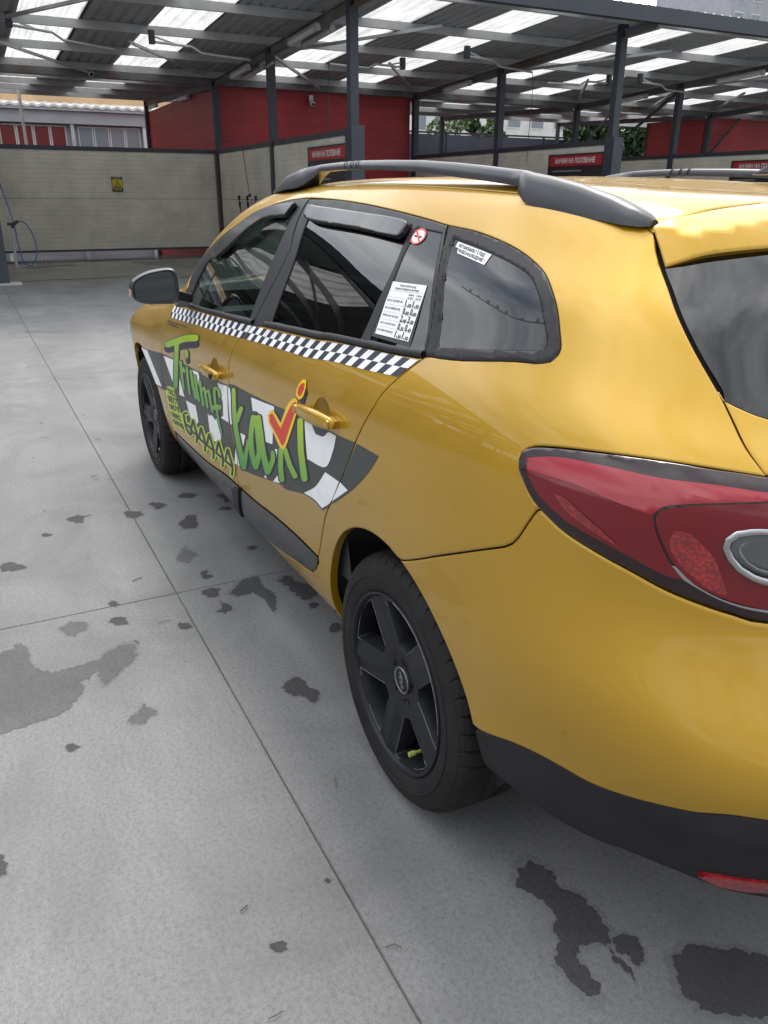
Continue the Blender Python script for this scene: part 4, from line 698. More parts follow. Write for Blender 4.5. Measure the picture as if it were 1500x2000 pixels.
P = np.array(frac(wet, 4, .06)); P = P if area2(P) > 0 else P[::-1]; v2, T, _, _ = tri([P], (), 0)
link('water_film', mesh('water_film', [(x, y, .0065) for x, y in v2], [t for t in T]), M['concrete_wet'], ground)
for pl in ([(17.2, -1.6), (17.0, -2.6), (15.6, -3.2), (15.3, -2.4), (16.2, -1.9)], [(16.6, .6), (17.0, -.4), (16.7, -.5), (16.2, .4)]):
    P = np.array(frac(pl, 3, .12)); P = P if area2(P) > 0 else P[::-1]; v2, T, _, _ = tri([P], (), 0); link('dry_patch', mesh('dry_patch', [(x, y, .0085) for x, y in v2], [t for t in T]), M['concrete'], ground)

# ------------------------------------------------------------------ canopy
canopy = empty('car_wash_canopy', (15.5, -4.45, 0)); tag(canopy, 'long grey steel canopy with translucent roof strips over the wash bays', 'canopy')
def cp(o): o.parent = canopy; o.matrix_parent_inverse = Matrix.Translation((-15.5, 4.45, 0)); return o
RZ = lambda x: 4.36 - .042 * (x - 11.65)
RB = lambda x: RZ(19.7) + .035 * (x - 19.7)
PX = [11.25, 13.28, 15.30, 17.30, 19.15]
def sheet(name, x0, x1, y0, y1, m, zf, dz=0.):
    P = []; y = y0
    while y < y1 - 1e-6:
        for d, h in ((0, 0), (.055, 0), (.085, .035), (.135, .035), (.165, 0)):
            if y + d < y1: P.append((y + d, h))
        y += .2116
    P.append((y1, 0)); n = len(P)
    V = [(x, yy, zf(x) + h + dz) for x in (x0, x1) for yy, h in P]; F = [(i, i + 1, n + i + 1, n + i) for i in range(n - 1)]
    return cp(link(name, mesh(name, V, F), m))
for k, yb in enumerate(YL[1:]):
    cuts = [0, 1.33, 2.39, 3.53, 4.59, 5.5]
    for i in range(5):
        sky = i in (1, 3); sheet('skylight' if sky else 'roof_sheet', 10.72, 19.62, yb + cuts[i] - .03, yb + cuts[i + 1] + .03, M['skylight'] if sky else M['roof_under'], RZ, .006 if sky else 0.)
        if k < 8: sheet('roof_sheet' if not sky else 'skylight', 19.68, 27.6, yb + cuts[i] - .03, yb + cuts[i + 1] + .03, M['skylight'] if sky else M['roof_under'], RB, .006 if sky else 0.)
Y0, Y1 = YL[-1] - .2, YL[0] + .2
for x in PX:
    z = RZ(x); mb = MB(); mb.box((x - .025, Y0, z - .14), (x - .019, Y1, z - .004)); mb.box((x - .019, Y0, z - .010), (x + .04, Y1, z - .004)); mb.box((x - .019, Y0, z - .14), (x + .04, Y1, z - .134)); cp(mb.build('purlin', M['steel']))
for x in (21.3, 23.4, 25.5, 27.4):
    z = RB(x); cp(MB().box((x - .025, Y0, z - .14), (x + .035, Y1, z - .004)).build('purlin', M['steel']))
mb = MB(); mb.box((10.66, Y0, RZ(10.7) - .22), (10.70, Y1, RZ(10.7) + .012)); mb.box((10.70, Y0, RZ(10.7) - .22), (10.80, Y1, RZ(10.7) - .19)); cp(mb.build('eaves_gutter', M['post']))
mb = MB(); mb.box((19.45, Y0, 3.80), (19.66, Y1, 3.98)); cp(mb.build('valley_beam', M['steel_rust']))
for y in YL:
    for xa, xb, f in ((10.75, 19.5, RZ), (19.7, 27.5, RB)):
        mb = MB()
        for w, h, dz in ((.11, .014, .155), (.012, .12, .22), (.11, .014, .285)):
            V = []
            for x in (xa, xb):
                for a, b in ((-1, -1), (1, -1), (1, 1), (-1, 1)): V.append((x, y + a * w / 2, f(x) - dz + b * h / 2))
            mb.add(V, [(0, 1, 2, 3), (7, 6, 5, 4), (0, 4, 5, 1), (1, 5, 6, 2), (2, 6, 7, 3), (3, 7, 4, 0)])
        cp(mb.build('rafter', M['steel_rust']))
    for x in (11.65, 15.5, 19.5):
        if x == 11.65 and abs(y - 1.05) < .1: continue
        cp(MB().box((x - .075, y - .075, 0), (x + .075, y + .075, RZ(x) - .15 if x > 12 else RZ(x) - .05)).build('post', M['post'], bevel=.008))
        mb = MB(); mb.box((x - .15, y - .15, 0), (x + .15, y + .15, .015))
        for a in (-.11, .11):
            for b in (-.11, .11): mb.lathe([(.001, .035), (.014, .035), (.014, .015)], 6, 'z'); mb.V[-18:] = [(v[0] + x + a, v[1] + y + b, v[2]) for v in mb.V[-18:]]
        cp(mb.build('base_plate', M['steel']))
    cp(MB().box((27.3, y - .06, 0), (27.42, y + .06, RB(27.4) - .15)).build('post', M['post']))
cp(MB().box((13.20, .97, 0), (13.38, 1.15, RZ(13.3) - .15)).build('post', M['post'], bevel=.008)); cp(MB().box((13.10, .80, 0), (13.46, 1.26, .03)).build('base_plate', M['steel'], bevel=.004))
# bracing
for k, y in enumerate(YL[2:-1]):
    for a, b in (((15.5, y, RZ(15.5) - .25), (19.3, y - 2.6, RZ(19.3) - .16)), ((15.5, y, RZ(15.5) - .25), (12.6, y - 2.2, RZ(12.6) - .16)), ((19.4, y - 5.4, 3.95), (16.0, y - 2.9, RZ(16) - .15))):
        cp(MB().bar(a, b, .05, .05).build('brace', M['steel']))
    if y < -15: cp(MB().bar((15.5, y, 3.9), (17.0, y, 3.1), .06, .06).build('brace', M['post'])); cp(MB().bar((19.5, y + .0, 2.5), (19.5, y - 1.5, 3.9), .05, .05).build('brace', M['post']))

# ------------------------------------------------------------------ partitions
def wall_thing(name, label, p0, p1, cat='partition', group=None, spans=1, z0=.15, zm=1.27, z1=2.30, mt='beige', cap=True):
    p0, p1 = Vector((*p0, 0)), Vector((*p1, 0)); r = empty(name, ((p0 + p1) / 2)); tag(r, label, cat, group); d = (p1 - p0)
    def bx(nm, a, b, za, zb, th, m): o = MB().bar(p0 + d * a + Vector((0, 0, (za + zb) / 2)) - r.location, p0 + d * b + Vector((0, 0, (za + zb) / 2)) - r.location, th, zb - za).build(nm, m, r); return o
    for i in range(spans):
        a, b = (i + .012) / spans, (i + 1 - .012) / spans
        bx('wall_panel', a, b, z0, zm - .004, .06, M[mt]); bx('wall_panel', a, b, zm + .004, z1, .06, M[mt]); bx('panel_joint', a + .001, b - .001, zm - .004, zm + .004, .05, M['seam'])
        bx('base_rail', a, b, z0 - .05, z0, .07, M['post'])
    if cap: bx('cap_rail', 0, 1, z1, z1 + .09, .10, M['post'])
    return r
names = {1.05: 'beige partition wall at the left edge behind the spray gun', -4.45: 'beige partition wall with the nearest red headed board and three lances', -9.95: 'beige partition wall in the middle behind the taxi roof rail', -15.45: 'beige partition wall at the right, farthest one with a red headed board'}
for y in (1.05, -4.45, -9.95, -15.45):
    wall_thing('partition_wall', names[y], (11.72 if y < 1 else 13.4, y), (19.42, y), 'partition', 'partition walls between the wash bays', 2)
wall_thing('back_wall', 'beige panel back wall of the left bay with a yellow warning sign', (19.6, -4.41), (19.6, .97), 'wall')
wall_thing('back_wall', 'beige panel back wall low behind the middle partition', (19.6, -15.36), (19.6, -10.05), 'wall')
for y in YL[:4]:
    if y > 1.2: wall_thing('partition_wall', f'beige partition wall left of the frame, seen only mirrored in the windows', (11.72, y), (19.42, y), 'partition', 'partition walls mirrored in the taxi windows', 2)
for k in range(3):
    wall_thing('back_wall', 'beige back wall left of the frame, seen only mirrored in the windows', (19.6, 1.14 + 5.5 * k), (19.6, 6.46 + 5.5 * k), 'wall', 'back walls mirrored in the taxi windows')
def plant_room(label, x0, x1, y0, y1, z1):
    r = empty('plant_room', (x0, (y0 + y1) / 2, 0)); tag(r, label, 'building'); c = r.location
    def bx(nm, a, b, m, bv=0): return MB().box(tuple(Vector(a) - c), tuple(Vector(b) - c)).build(nm, m, r, bevel=bv)
    n = int(z1 / 1.0)
    for k in range(n):
        za, zb = .15 + (z1 - .15) * k / n, .15 + (z1 - .15) * (k + 1) / n
        bx('front_panel', (x0, y0 + .05, za + .002), (x0 + .06, y1 - .05, zb - .002), M['redwall']); bx('side_panel', (x0 + .07, y1 - .05, za + .002), (x1, y1 + .01, zb - .002), M['redwall'])
    bx('plinth', (x0 + .02, y0 + .06, 0), (x1, y1 - .05, .15), M['redwall']); bx('core', (x0 + .06, y0, .15), (x1 - .02, y1 - .055, z1 - .01), M['redwall']); bx('corner_trim', (x1 - .02, y1 - .06, .1), (x1 + .06, y1 + .03, z1), M['post'])
    return r
plant_room('dark red panelled plant room behind the second bay', 19.66, 27.8, -9.9, -4.5, 3.82)
plant_room('red panelled plant room at the far right behind the braced posts', 19.66, 22.3, -26.4, -21.0, 3.80)
def grille(x, y, z, w, h): pass
vent = empty('vent_grille', (21.2, -4.46, .2)); tag(vent, 'small dark vent low on the red wall beyond the back wall', 'vent')
for k in range(5): MB().box((-.25, .0, .02 + k * .035), (.25, .02, .04 + k * .035)).build('slat', M['seam'], vent)
# posts boxed in below the boards
for y in (-4.45, -9.95, -15.45):
    cp(MB().box((11.46, y - .12, .02), (11.72, y + .12, 2.42)).build('post_casing', M['post'], bevel=.01))

# ------------------------------------------------------------------ notice boards
def plane_text(name, s, parent, origin, ux, uy, w, h, m):
    V, F = fit_text(s); o, a, b = Vector(origin), Vector(ux), Vector(uy)
    P = [tuple(o + a * (float(x) * w) + b * (float(y) * h)) for x, y in V]
    return link(name, mesh(name, P, F), m, parent)
for y, nm in ((-4.45, 'black notice board with red header on the nearest partition'), (-9.95, 'black notice board with red header above the taxi roof rail'), (-15.45, 'black notice board with red header at the right edge')):
    r = empty('notice_board', (12.5, y + .05, 1.5)); tag(r, nm, 'notice board', 'boards on the partitions')
    xl, xr = .98, -.77
    MB().box((xr, 0, -.75), (xl, .03, .68)).build('board', M['board'], r, bevel=.006); MB().box((xr + .06, .03, .45), (xl - .06, .036, .645)).build('header', M['boardred'], r)
    plane_text('header_print', 'НАЧИН НА ПОЛЗВАНЕ', r, (xl - .25, .0385, .497), (-1, 0, 0), (0, 0, 1), 1.25, .105, M['print'])
    rnd = random.Random(int(-y))
    for k in range(9):
        MB().box((xl - .15 - rnd.uniform(.6, 1.35), .03, .34 - k * .11), (xl - .15, .033, .37 - k * .11)).build('text_line', M['printgrey'], r)

# ------------------------------------------------------------------ warning sign
r = empty('warning_sign', (19.56, -1.96, 1.59)); tag(r, 'small yellow warning sign with black triangle on the back wall', 'sign')
MB().box((-.012, -.125, -.165), (0, .125, .165)).build('plate', M['board'], r); MB().box((-.015, -.112, -.09), (-.012, .112, .105)).build('yellow_field', M['signyellow'], r)
MB().prism([(-.095, -.075), (.095, -.075), (0, .09)], -.018, -.0155, 0).build('triangle', M['board'], r); MB().prism([(-.066, -.058), (.066, -.058), (0, .058)], -.021, -.0185, 0).build('triangle_field', M['signyellow'], r)
MB().bar((-.0225, .035, -.045), (-.0225, -.02, .01), .012, .002, (1, 0, 0)).build('symbol', M['board'], r); MB().bar((-.0225, .04, -.04), (-.0225, -.045, -.045), .014, .002, (1, 0, 0)).build('symbol', M['board'], r)
plane_text('sign_print', 'ВНИМАНИЕ', r, (-.0135, .085, .118), (0, -1, 0), (0, 0, 1), .17, .032, M['signyellow']); plane_text('sign_print', 'ХЛЪЗГАВО', r, (-.0135, .085, -.135), (0, -1, 0), (0, 0, 1), .17, .03, M['signyellow'])

# ------------------------------------------------------------------ lamps, cameras, hoses
def tube_light(p, q, label):
    r = empty('tube_light', (Vector(p) + Vector(q)) / 2); tag(r, label, 'lamp', 'tube lights under the canopy'); a, b = Vector(p) - r.location, Vector(q) - r.location; d = (b - a).normalized()
    MB().tube([a + d * .05, b - d * .05], .045, 12).build('diffuser', M['whiteplastic'], r); MB().bar(a + Vector((0, 0, .05)), b + Vector((0, 0, .05)), .07, .03).build('housing', M['steel'], r)
    MB().tube([a, a + d * .06], .052, 12).build('end_cap', M['steel'], r); MB().tube([b - d * .06, b], .052, 12).build('end_cap', M['steel'], r)
for xa, xb, y, lb in ((12.75, 14.1, -4.33, 'long tube light on the rafter left of the nearest tall post'), (12.75, 14.1, -4.60, 'long tube light on the far side of the nearest rafter'), (16.5, 17.7, -4.33, 'tube light near the red wall on the nearest rafter'), (16.5, 17.7, -4.60, 'tube light on the far side of the rafter near the red wall'),
                      (12.8, 14.1, -15.2, 'tube light under the canopy at the right edge of the picture'), (16.4, 17.6, -15.2, 'tube light deep under the canopy at the right'), (16.4, 17.6, -9.7, 'tube light on the middle rafter beside the second bay')):
    tube_light((xa, y, RZ(xa) - .34), (xb, y, RZ(xb) - .34), lb)
tube_light((21.8, -4.40, 3.75), (22.9, -4.40, 3.78), 'tube light on the red side wall, nearer one'); tube_light((25.6, -4.40, 3.86), (26.6, -4.40, 3.88), 'tube light on the red side wall, farther one')
def cctv(p, label):
    r = empty('security_camera', p); tag(r, label, 'camera', 'cameras under the canopy'); MB().box((-.03, -.05, -.02), (.05, .05, .12)).build('bracket', M['whiteplastic'], r, bevel=.01)
    MB().lathe([(.001, -.12), (.05, -.115), (.06, -.09), (.06, .06), (.001, .06)], 16, 'x').build('body', M['whiteplastic'], r, (-.04, 0, -.06), (0, rad(-20), 0)); MB().lathe([(.001, -.125), (.035, -.125), (.035, -.11)], 16, 'x').build('lens', M['seam'], r, (-.045, 0, -.06), (0, rad(-20), 0))
cctv((19.4, -1.62, 3.93), 'small white camera on the beam over the left bay'); cctv((19.55, -6.95, 3.60), 'small white camera high on the red wall')
def boom(p, ang, label, hose=None, drop=1.5):
    r = empty('hose_boom', p); tag(r, label, 'hose boom', 'swivel booms under the canopy'); c, s = math.cos(ang), math.sin(ang)
    pt = lambda a, z: Vector((c * a, s * a, z))
    MB().box((-.05, -.05, -.06), (.05, .05, .16)).build('swivel', M['post'], r, bevel=.01)
    MB().tube([pt(0, -.02), pt(.75, -.03), pt(.95, -.12), pt(1.95, -.14)], .022, 8).build('arm', M['steel'], r); MB().bar(pt(.05, .06), pt(.45, -.02), .012, .03).build('gusset', M['steel'], r)
    if hose:
        pts = [pt(1.95, -.14)] + [pt(1.98 + .02 * math.sin(k * .7), -.22 - drop * k / 8) for k in range(9)]; MB().tube(pts, .007, 6).build('hose', hose, r)
boom((14.95, -2.05, RZ(15) - .30), rad(-80), 'swivel boom with bent pipe under the left bay skylight'); boom((14.6, .3, RZ(14.6) - .30), rad(-65), 'bent swivel pipe at the upper left corner under the roof')
boom((15.3, -7.3, RZ(15.3) - .32), rad(105), 'swivel boom carrying a blue hose in the second bay', M['hose_blue'], 1.5); boom((13.9, -8.0, RZ(13.9) - .30), rad(-78), 'swivel boom carrying a thin red hose beside the middle post', M['hose_red'], 1.7)
boom((15.3, -12.9, RZ(15.3) - .30), rad(95), 'swivel boom under the third bay skylights'); boom((14.9, -13.5, RZ(14.9) - .30), rad(-85), 'swivel boom to the right of the second tall post'); boom((14.0, -18.6, RZ(14) - .30), rad(95), 'swivel boom at the far right under the canopy', M['hose_red'], 1.2)
boom((16.8, -4.62, RZ(16.8) - .30), rad(170), 'short boom with a red hose hanging beside the nearest mid post', None)
rh = empty('hanging_hose', (16.95, -4.30, 0)); tag(rh, 'thin red hose hanging down before the nearest partition', 'hose'); MB().tube([(.0, 0, 3.85), (.01, .03, 3.0), (-.01, .05, 2.2), (-.35, .06, 1.35)], .008, 6).build('hose', M['hose_red'], rh); MB().lathe([(.03, 0), (.03, .06)], 10, 'z').build('clip', M['seam'], rh, (-.35, .06, 1.33))
for k, (x, lb) in enumerate(((17.6, 'leftmost spray lance hanging on the nearest partition'), (17.0, 'middle spray lance hanging on the nearest partition'), (16.42, 'right spray lance with red grip on the nearest partition'))):
    r = empty('spray_lance', (x, -4.36, 1.2)); tag(r, lb, 'spray lance', 'lances on the partition'); MB().tube([(.03, .03, .16), (0, .03, -.2)], .016, 8).build('tube', M['seam'], r); MB().tube([(.10, .03, .15), (.05, .03, -.10)], .02, 8).build('grip', M['hose_red'] if k == 2 else M['seam'], r); MB().box((-.03, -.02, .02), (.08, .04, .06)).build('holder', M['steel'], r)
gun = empty('spray_gun', (12.75, .84, .92)); tag(gun, 'spray gun with looping blue hose beside the left post', 'spray gun')
MB().tube([(0, 0, -.04), (0, .02, -.62)], .024, 10).build('holster', M['steel_rust'], gun); MB().tube([(0, 0, -.06), (0, -.02, .02), (0, -.10, .06)], .022, 8).build('grip', M['seam'], gun); MB().tube([(0, .06, .02), (0, -.06, .02)], .02, 8).build('trigger_guard', M['seam'], gun)
hp3 = [(0, -.08, .05), (0, -.16, .055), (0, -.24, -.03), (0, -.30, -.22), (0, -.30, -.42), (0, -.24, -.56), (0, -.15, -.60), (0, -.08, -.50), (0, -.05, -.25), (0, -.04, .0), (0, .02, .35), (0, .10, .75), (0, .16, 1.3), (0, .19, 2.2)]
cu = catmull([np.array(p) for p in hp3], False, .05, 170); MB().tube([tuple(p) for p in cu], .010, 8).build('hose', M['hose_blue'], gun)
pn = empty('control_panel', (12.6, 1.0, 1.6)); tag(pn, 'pale control panel edge on the left post', 'panel'); MB().box((-.15, -.06, -.25), (.15, .16, .40)).build('case', M['whiteplastic'], pn, bevel=.02); MB().box((-.17, -.02, .0), (-.15, .12, .25)).build('screen', M['board'], pn)

# ------------------------------------------------------------------ neighbours seen past the canopy
nb = empty('workshop', (33, -3, 0)); tag(nb, 'low grey workshop with white corrugated eaves beyond the left bay', 'building')
def nbx(nm, a, b, m): return MB().box((a[0] - 33, a[1] + 3, a[2]), (b[0] - 33, b[1] + 3, b[2])).build(nm, m, nb)
M['render_grey'] = noisy(mat('grey_render', (.36, .37, .40), .8), .12, 1.2, .05); M['peach'] = noisy(mat('peach_render', (.62, .42, .24), .85), .18, .9, .05); M['pane_grey'] = mat('dusty_pane', (.22, .25, .28), .15); M['pane_red'] = mat('red_blind', (.16, .015, .02), .35); M['whitewash'] = noisy(mat('whitewash', (.66, .66, .64), .8), .14, 1.5, .05)
nbx('wall', (32.2, -16, 0), (42, 22, 4.1), M['render_grey']); nbx('fascia', (31.9, -16, 3.72), (32.2, 22, 4.12), M['render_grey']); nbx('gutter', (31.75, -16, 4.13), (31.9, 22, 4.25), M['steel'])
V = []; yy = np.arange(-16, 22, .09)
for y in yy: V += [(31.7 - 33, y + 3, 4.30 + .03 * math.cos(y * 2 * math.pi / .36)), (34.5 - 33, y + 3, 4.62 + .03 * math.cos(y * 2 * math.pi / .36)), (31.7 - 33, y + 3, 4.22 + .03 * math.cos(y * 2 * math.pi / .36))]
link('corrugated_roof', mesh('corrugated_roof', V, [(3 * i, 3 * i + 3, 3 * i + 4, 3 * i + 1) for i in range(len(yy) - 1)] + [(3 * i + 2, 3 * i + 5, 3 * i + 3, 3 * i) for i in range(len(yy) - 1)]), M['whitewash'], nb)
nbx('upper_wall', (34.5, -16, 4.6), (42, 22, 9), M['peach'])
for k in range(-3, 6):
    y = -2.72 - k * 2.62; red = k % 2
    nbx('downpipe' if k == 0 else 'pier', (31.95, y - .06 if k == 0 else y - .12, 0), (32.15, y + .06 if k == 0 else y + .12, 3.9 if k == 0 else 3.72), M['steel'] if k == 0 else M['whitewash'])
    for j in range(4):
        a = y - .2 - j * .56; w = nbx('window', (32.12, a - .53, 2.2), (32.19, a, 3.66), M['whitewash']); o = MB().box((32.10 - 33, a - .49 + 3, 2.25), (32.121 - 33, a - .04 + 3, 3.62)).build('pane', M['pane_red'] if k <= -1 else M['pane_grey'], w)
for k, y in enumerate((.2, -.8, -1.9, -2.9, -3.6, -4.4)): nbx('wall_patch', (34.46, y - .12, 4.95 + .1 * (k % 2)), (34.5, y + .12, 5.2), M['render_grey'])
pole = empty('flag_pole', (27.0, -.72, 0)); tag(pole, 'slim white pole beyond the back wall at the left', 'pole'); MB().tube([(0, 0, 0), (0, .03, 4.6)], .045, 10).build('shaft', M['whiteplastic'], pole); MB().lathe([(.08, 0), (.08, .03), (.045, .05)], 12, 'z').build('foot', M['steel'], pole)
# slate fence with posts, container, trees, blocks of flats
fn = empty('slate_fence', (28.6, -20, 0)); tag(fn, 'slate grey clad fence wall beyond the middle bays', 'fence')
for k in range(9): MB().box((-.03, 6.0 - 2.4 * k - 2.37, .05), (.03, 6.0 - 2.4 * k, 3.62)).build('fence_panel', M['fencegrey'], fn); MB().box((-.06, 6.0 - 2.4 * k - .02, 0), (.04, 6.0 - 2.4 * k + .02, 3.66)).build('fence_post', M['post'], fn)
MB().box((-.06, -15.7, 3.66), (.06, 6.1, 3.72)).build('cap_rail', M['post'], fn)
ct = empty('red_container', (30, -24.5, 0)); tag(ct, 'bright red container seen between the posts', 'container'); MB().box((0, -1.2, .1), (5, 1.6, 3.55)).build('body', mat('container_red', (.55, .05, .03), .5), ct, bevel=.02)
for k in range(10): MB().box((-.03, -1.1 + k * .27, .2), (.0, -.98 + k * .27, 3.4)).build('rib', mat('container_rib', (.52, .045, .03), .5) if k == 0 else ct.children[-1].data.materials[0], ct)
fl = empty('beach_flag', (29.5, -25.6, 0)); tag(fl, 'white and red feather flag between the posts', 'flag'); MB().tube([(0, 0, 0), (0, 0, 4.6)], .03, 8).build('mast', M['steel'], fl)
link('cloth', mesh('cloth', [(.0, -.02, 3.0), (0, -.32, 3.1), (.03, -.40, 4.0), (.02, -.22, 4.5), (0, -.02, 4.62)], [(0, 1, 2, 3, 4)]), M['print'], fl); link('red_print', mesh('red_print', [(-.01, -.04, 3.4), (-.01, -.30, 3.5), (-.0, -.30, 4.0), (-.01, -.06, 3.8)], [(0, 1, 2, 3)]), M['boardred'], fl)
M['leaf'] = noisy(mat('leaf', (.075, .13, .03), .6), .45, 1.5, .1); M['leaf2'] = noisy(mat('leaf_dark', (.035, .075, .025), .6), .45, 1.5, .1); M['bark'] = noisy(mat('bark', (.10, .075, .05), .9), .3, 6, .05)
def tree(x, y, h, rr, m, label, seed):
    rn = np.random.RandomState(seed); r = empty('broadleaf_tree', (x, y, 0)); tag(r, label, 'tree', 'trees beyond the fence'); mb = MB(); mb.tube([(0, 0, 0), (.1, 0, h * .3), (0, .1, h * .6)], [.2, .15, .08], 8); mb.build('trunk', M['bark'], r)
    cl = [(rn.uniform(-.6, .6) * rr, rn.uniform(-.6, .6) * rr, h * rn.uniform(.45, .92), rr * rn.uniform(.35, .6)) for _ in range(12)]; V = []; F = []
    for a, b, c, q in cl:
        for _ in range(240):
            d = rn.normal(size=3); d /= np.linalg.norm(d); p = np.array([a, b, c]) + d * q * rn.uniform(.55, 1.0) ** .6; u = rn.normal(size=3); u /= np.linalg.norm(u); w = np.cross(u, rn.normal(size=3)); w /= np.linalg.norm(w) + 1e-9; s = rn.uniform(.10, .2); k = len(V)
            V += [p - u * s, p + w * s * .6, p + u * s, p - w * s * .6]; F.append((k, k + 1, k + 2, k + 3))
    link('crown', mesh('crown', V, F), m, r)
tree(46, -27.0, 6.6, 1.9, M['leaf'], 'light green tree left of the fence gap beyond the bays', 1); tree(47, -29.8, 6.7, 1.3, M['leaf2'], 'dark green round tree beside the light green one', 2); tree(50, -33.6, 6.6, 1.1, M['leaf'], 'green bush behind the middle post', 3)
tree(27.5, -22.9, 4.7, 1.3, M['leaf2'], 'dark shrub right of the second tall post', 4); tree(29, -26.2, 4.9, 1.3, M['leaf2'], 'dark shrub next to the red wall at the right', 5); tree(44, -42, 7.5, 3.0, M['leaf2'], 'dark tree seen through the braced posts', 6)
def block(name, label, x, y, w, d, h, floors, cols, m, seed, balc=False):
    r = empty(name, (x, y, 0)); tag(r, label, 'building', 'blocks of flats behind the wash'); MB().box((0, -w / 2, 0), (d, w / 2, h)).build('wall', m, r); fh = h / floors; cw = w / cols
    MB().box((-.15, -w / 2 - .15, h), (d + .1, w / 2 + .15, h + .35)).build('roof', M['render_grey'], r)
    for i in range(floors):
        for j in range(cols):
            a = -w / 2 + cw * (j + .22); o = MB().box((-.06, a, i * fh + fh * .32), (.02, a + cw * .56, i * fh + fh * .82)).build('window', M['whitewash'], r); MB().box((-.075, a + .08, i * fh + fh * .36), (-.055, a + cw * .56 - .08, i * fh + fh * .78)).build('pane', M['pane_grey'], o)
        if balc: MB().box((-1.1, -w / 2 + cw * .1, i * fh + .05), (0, -w / 2 + cw * 1.1, i * fh + 1.0)).build('balcony', M['render_grey'], r)
block('apartment_block', 'white apartment block with dark windows behind the middle post', 75, -58.5, 15, 10, 10.3, 3, 5, M['whitewash'], 1, True)
block('apartment_block', 'pale house with large windows beyond the fence at the left', 70, -40.5, 6, 8, 9.0, 3, 3, M['whitewash'], 2)
block('apartment_block', 'cream block half hidden behind the round green tree', 82, -50, 9, 9, 10.0, 3, 4, mat('cream_render', (.55, .50, .42), .8), 3)
block('tower_block', 'tall grey tower block at the upper right corner', 100, -131, 44, 16, 44, 14, 12, M['render_grey'], 4, True)

# ------------------------------------------------------------------ small litter on the slabs
rn = np.random.RandomState(11); mb = MB()
for _ in range(70):
    x, y = rn.uniform(-1.2, 6), rn.uniform(.95, 2.6); a = rn.uniform(0, 6.28); L_ = rn.uniform(.006, .03); b = a + rn.uniform(-.8, .8)
    p0 = (x, y, .004); p1 = (x + L_ * math.cos(a), y + L_ * math.sin(a), .007); p2 = (p1[0] + L_ * .7 * math.cos(b), p1[1] + L_ * .7 * math.sin(b), .004); mb.tube([p0, p1, p2], rn.uniform(.0006, .0016), 4)
tag(mb.build('litter', M['bark']), 'tiny twigs and leaf bits scattered on the concrete', 'litter', kind='stuff')

# ------------------------------------------------------------------ the taxi
taxi = empty('taxi', (0, 0, 0))
tag(taxi, 'gold yellow estate car taxi with green lettering and black checker stickers', 'taxi')
bg, cg, fg, belt, trim, trimlow = [uvk(k) for k in ('bgap', 'cgap', 'fgap', 'belt', 'trimtop', 'trimlow')]
lamp, bseam, blow, hatchl, rglass, rseam = [uvk(k) for k in ('lamp', 'bseam', 'bumplow', 'hatch', 'rglass', 'roofseam')]
band, qouter, qglass, mtri = [uvk(k) for k in ('bandtop', 'qouter', 'qglass', 'mirrortri')]
def S3(pts, w=(1, 1, 1)): return SF.inv(np.array(pts, float), w)
def xz(pts): return S3([(x, .85, z) for x, z in pts], (1, 0, 1))
def arc(cx, cz, r, a0, a1, n): return [(cx + r * math.cos(rad(a0 + (a1 - a0) * i / n)), cz + r * math.sin(rad(a0 + (a1 - a0) * i / n))) for i in range(n + 1)]
cat_ = np.concatenate
UM = SF.umax
Lin = S3([(-.85, .50, 1.005), (-.905, .47, .93), (-.925, .48, .85)])
btop = S3([(-.95, .38, .80), (-.955, .2, .79)]); btopc = S3([(-.96, 0, .79)]); btopc[:, 0] = UM
blowr = S3([(-.955, .50, .565), (-.985, .28, .565)]); blowc = S3([(-1.0, 0, .565)]); blowc[:, 0] = UM
seamc = S3([(-.50, .22, 1.372)]); seamcc = S3([(-.515, 0, 1.376)]); seamcc[:, 0] = UM
K = lambda i, j, du=0, dv=0: np.array([[KU[i] + du, KV[j] + dv]])

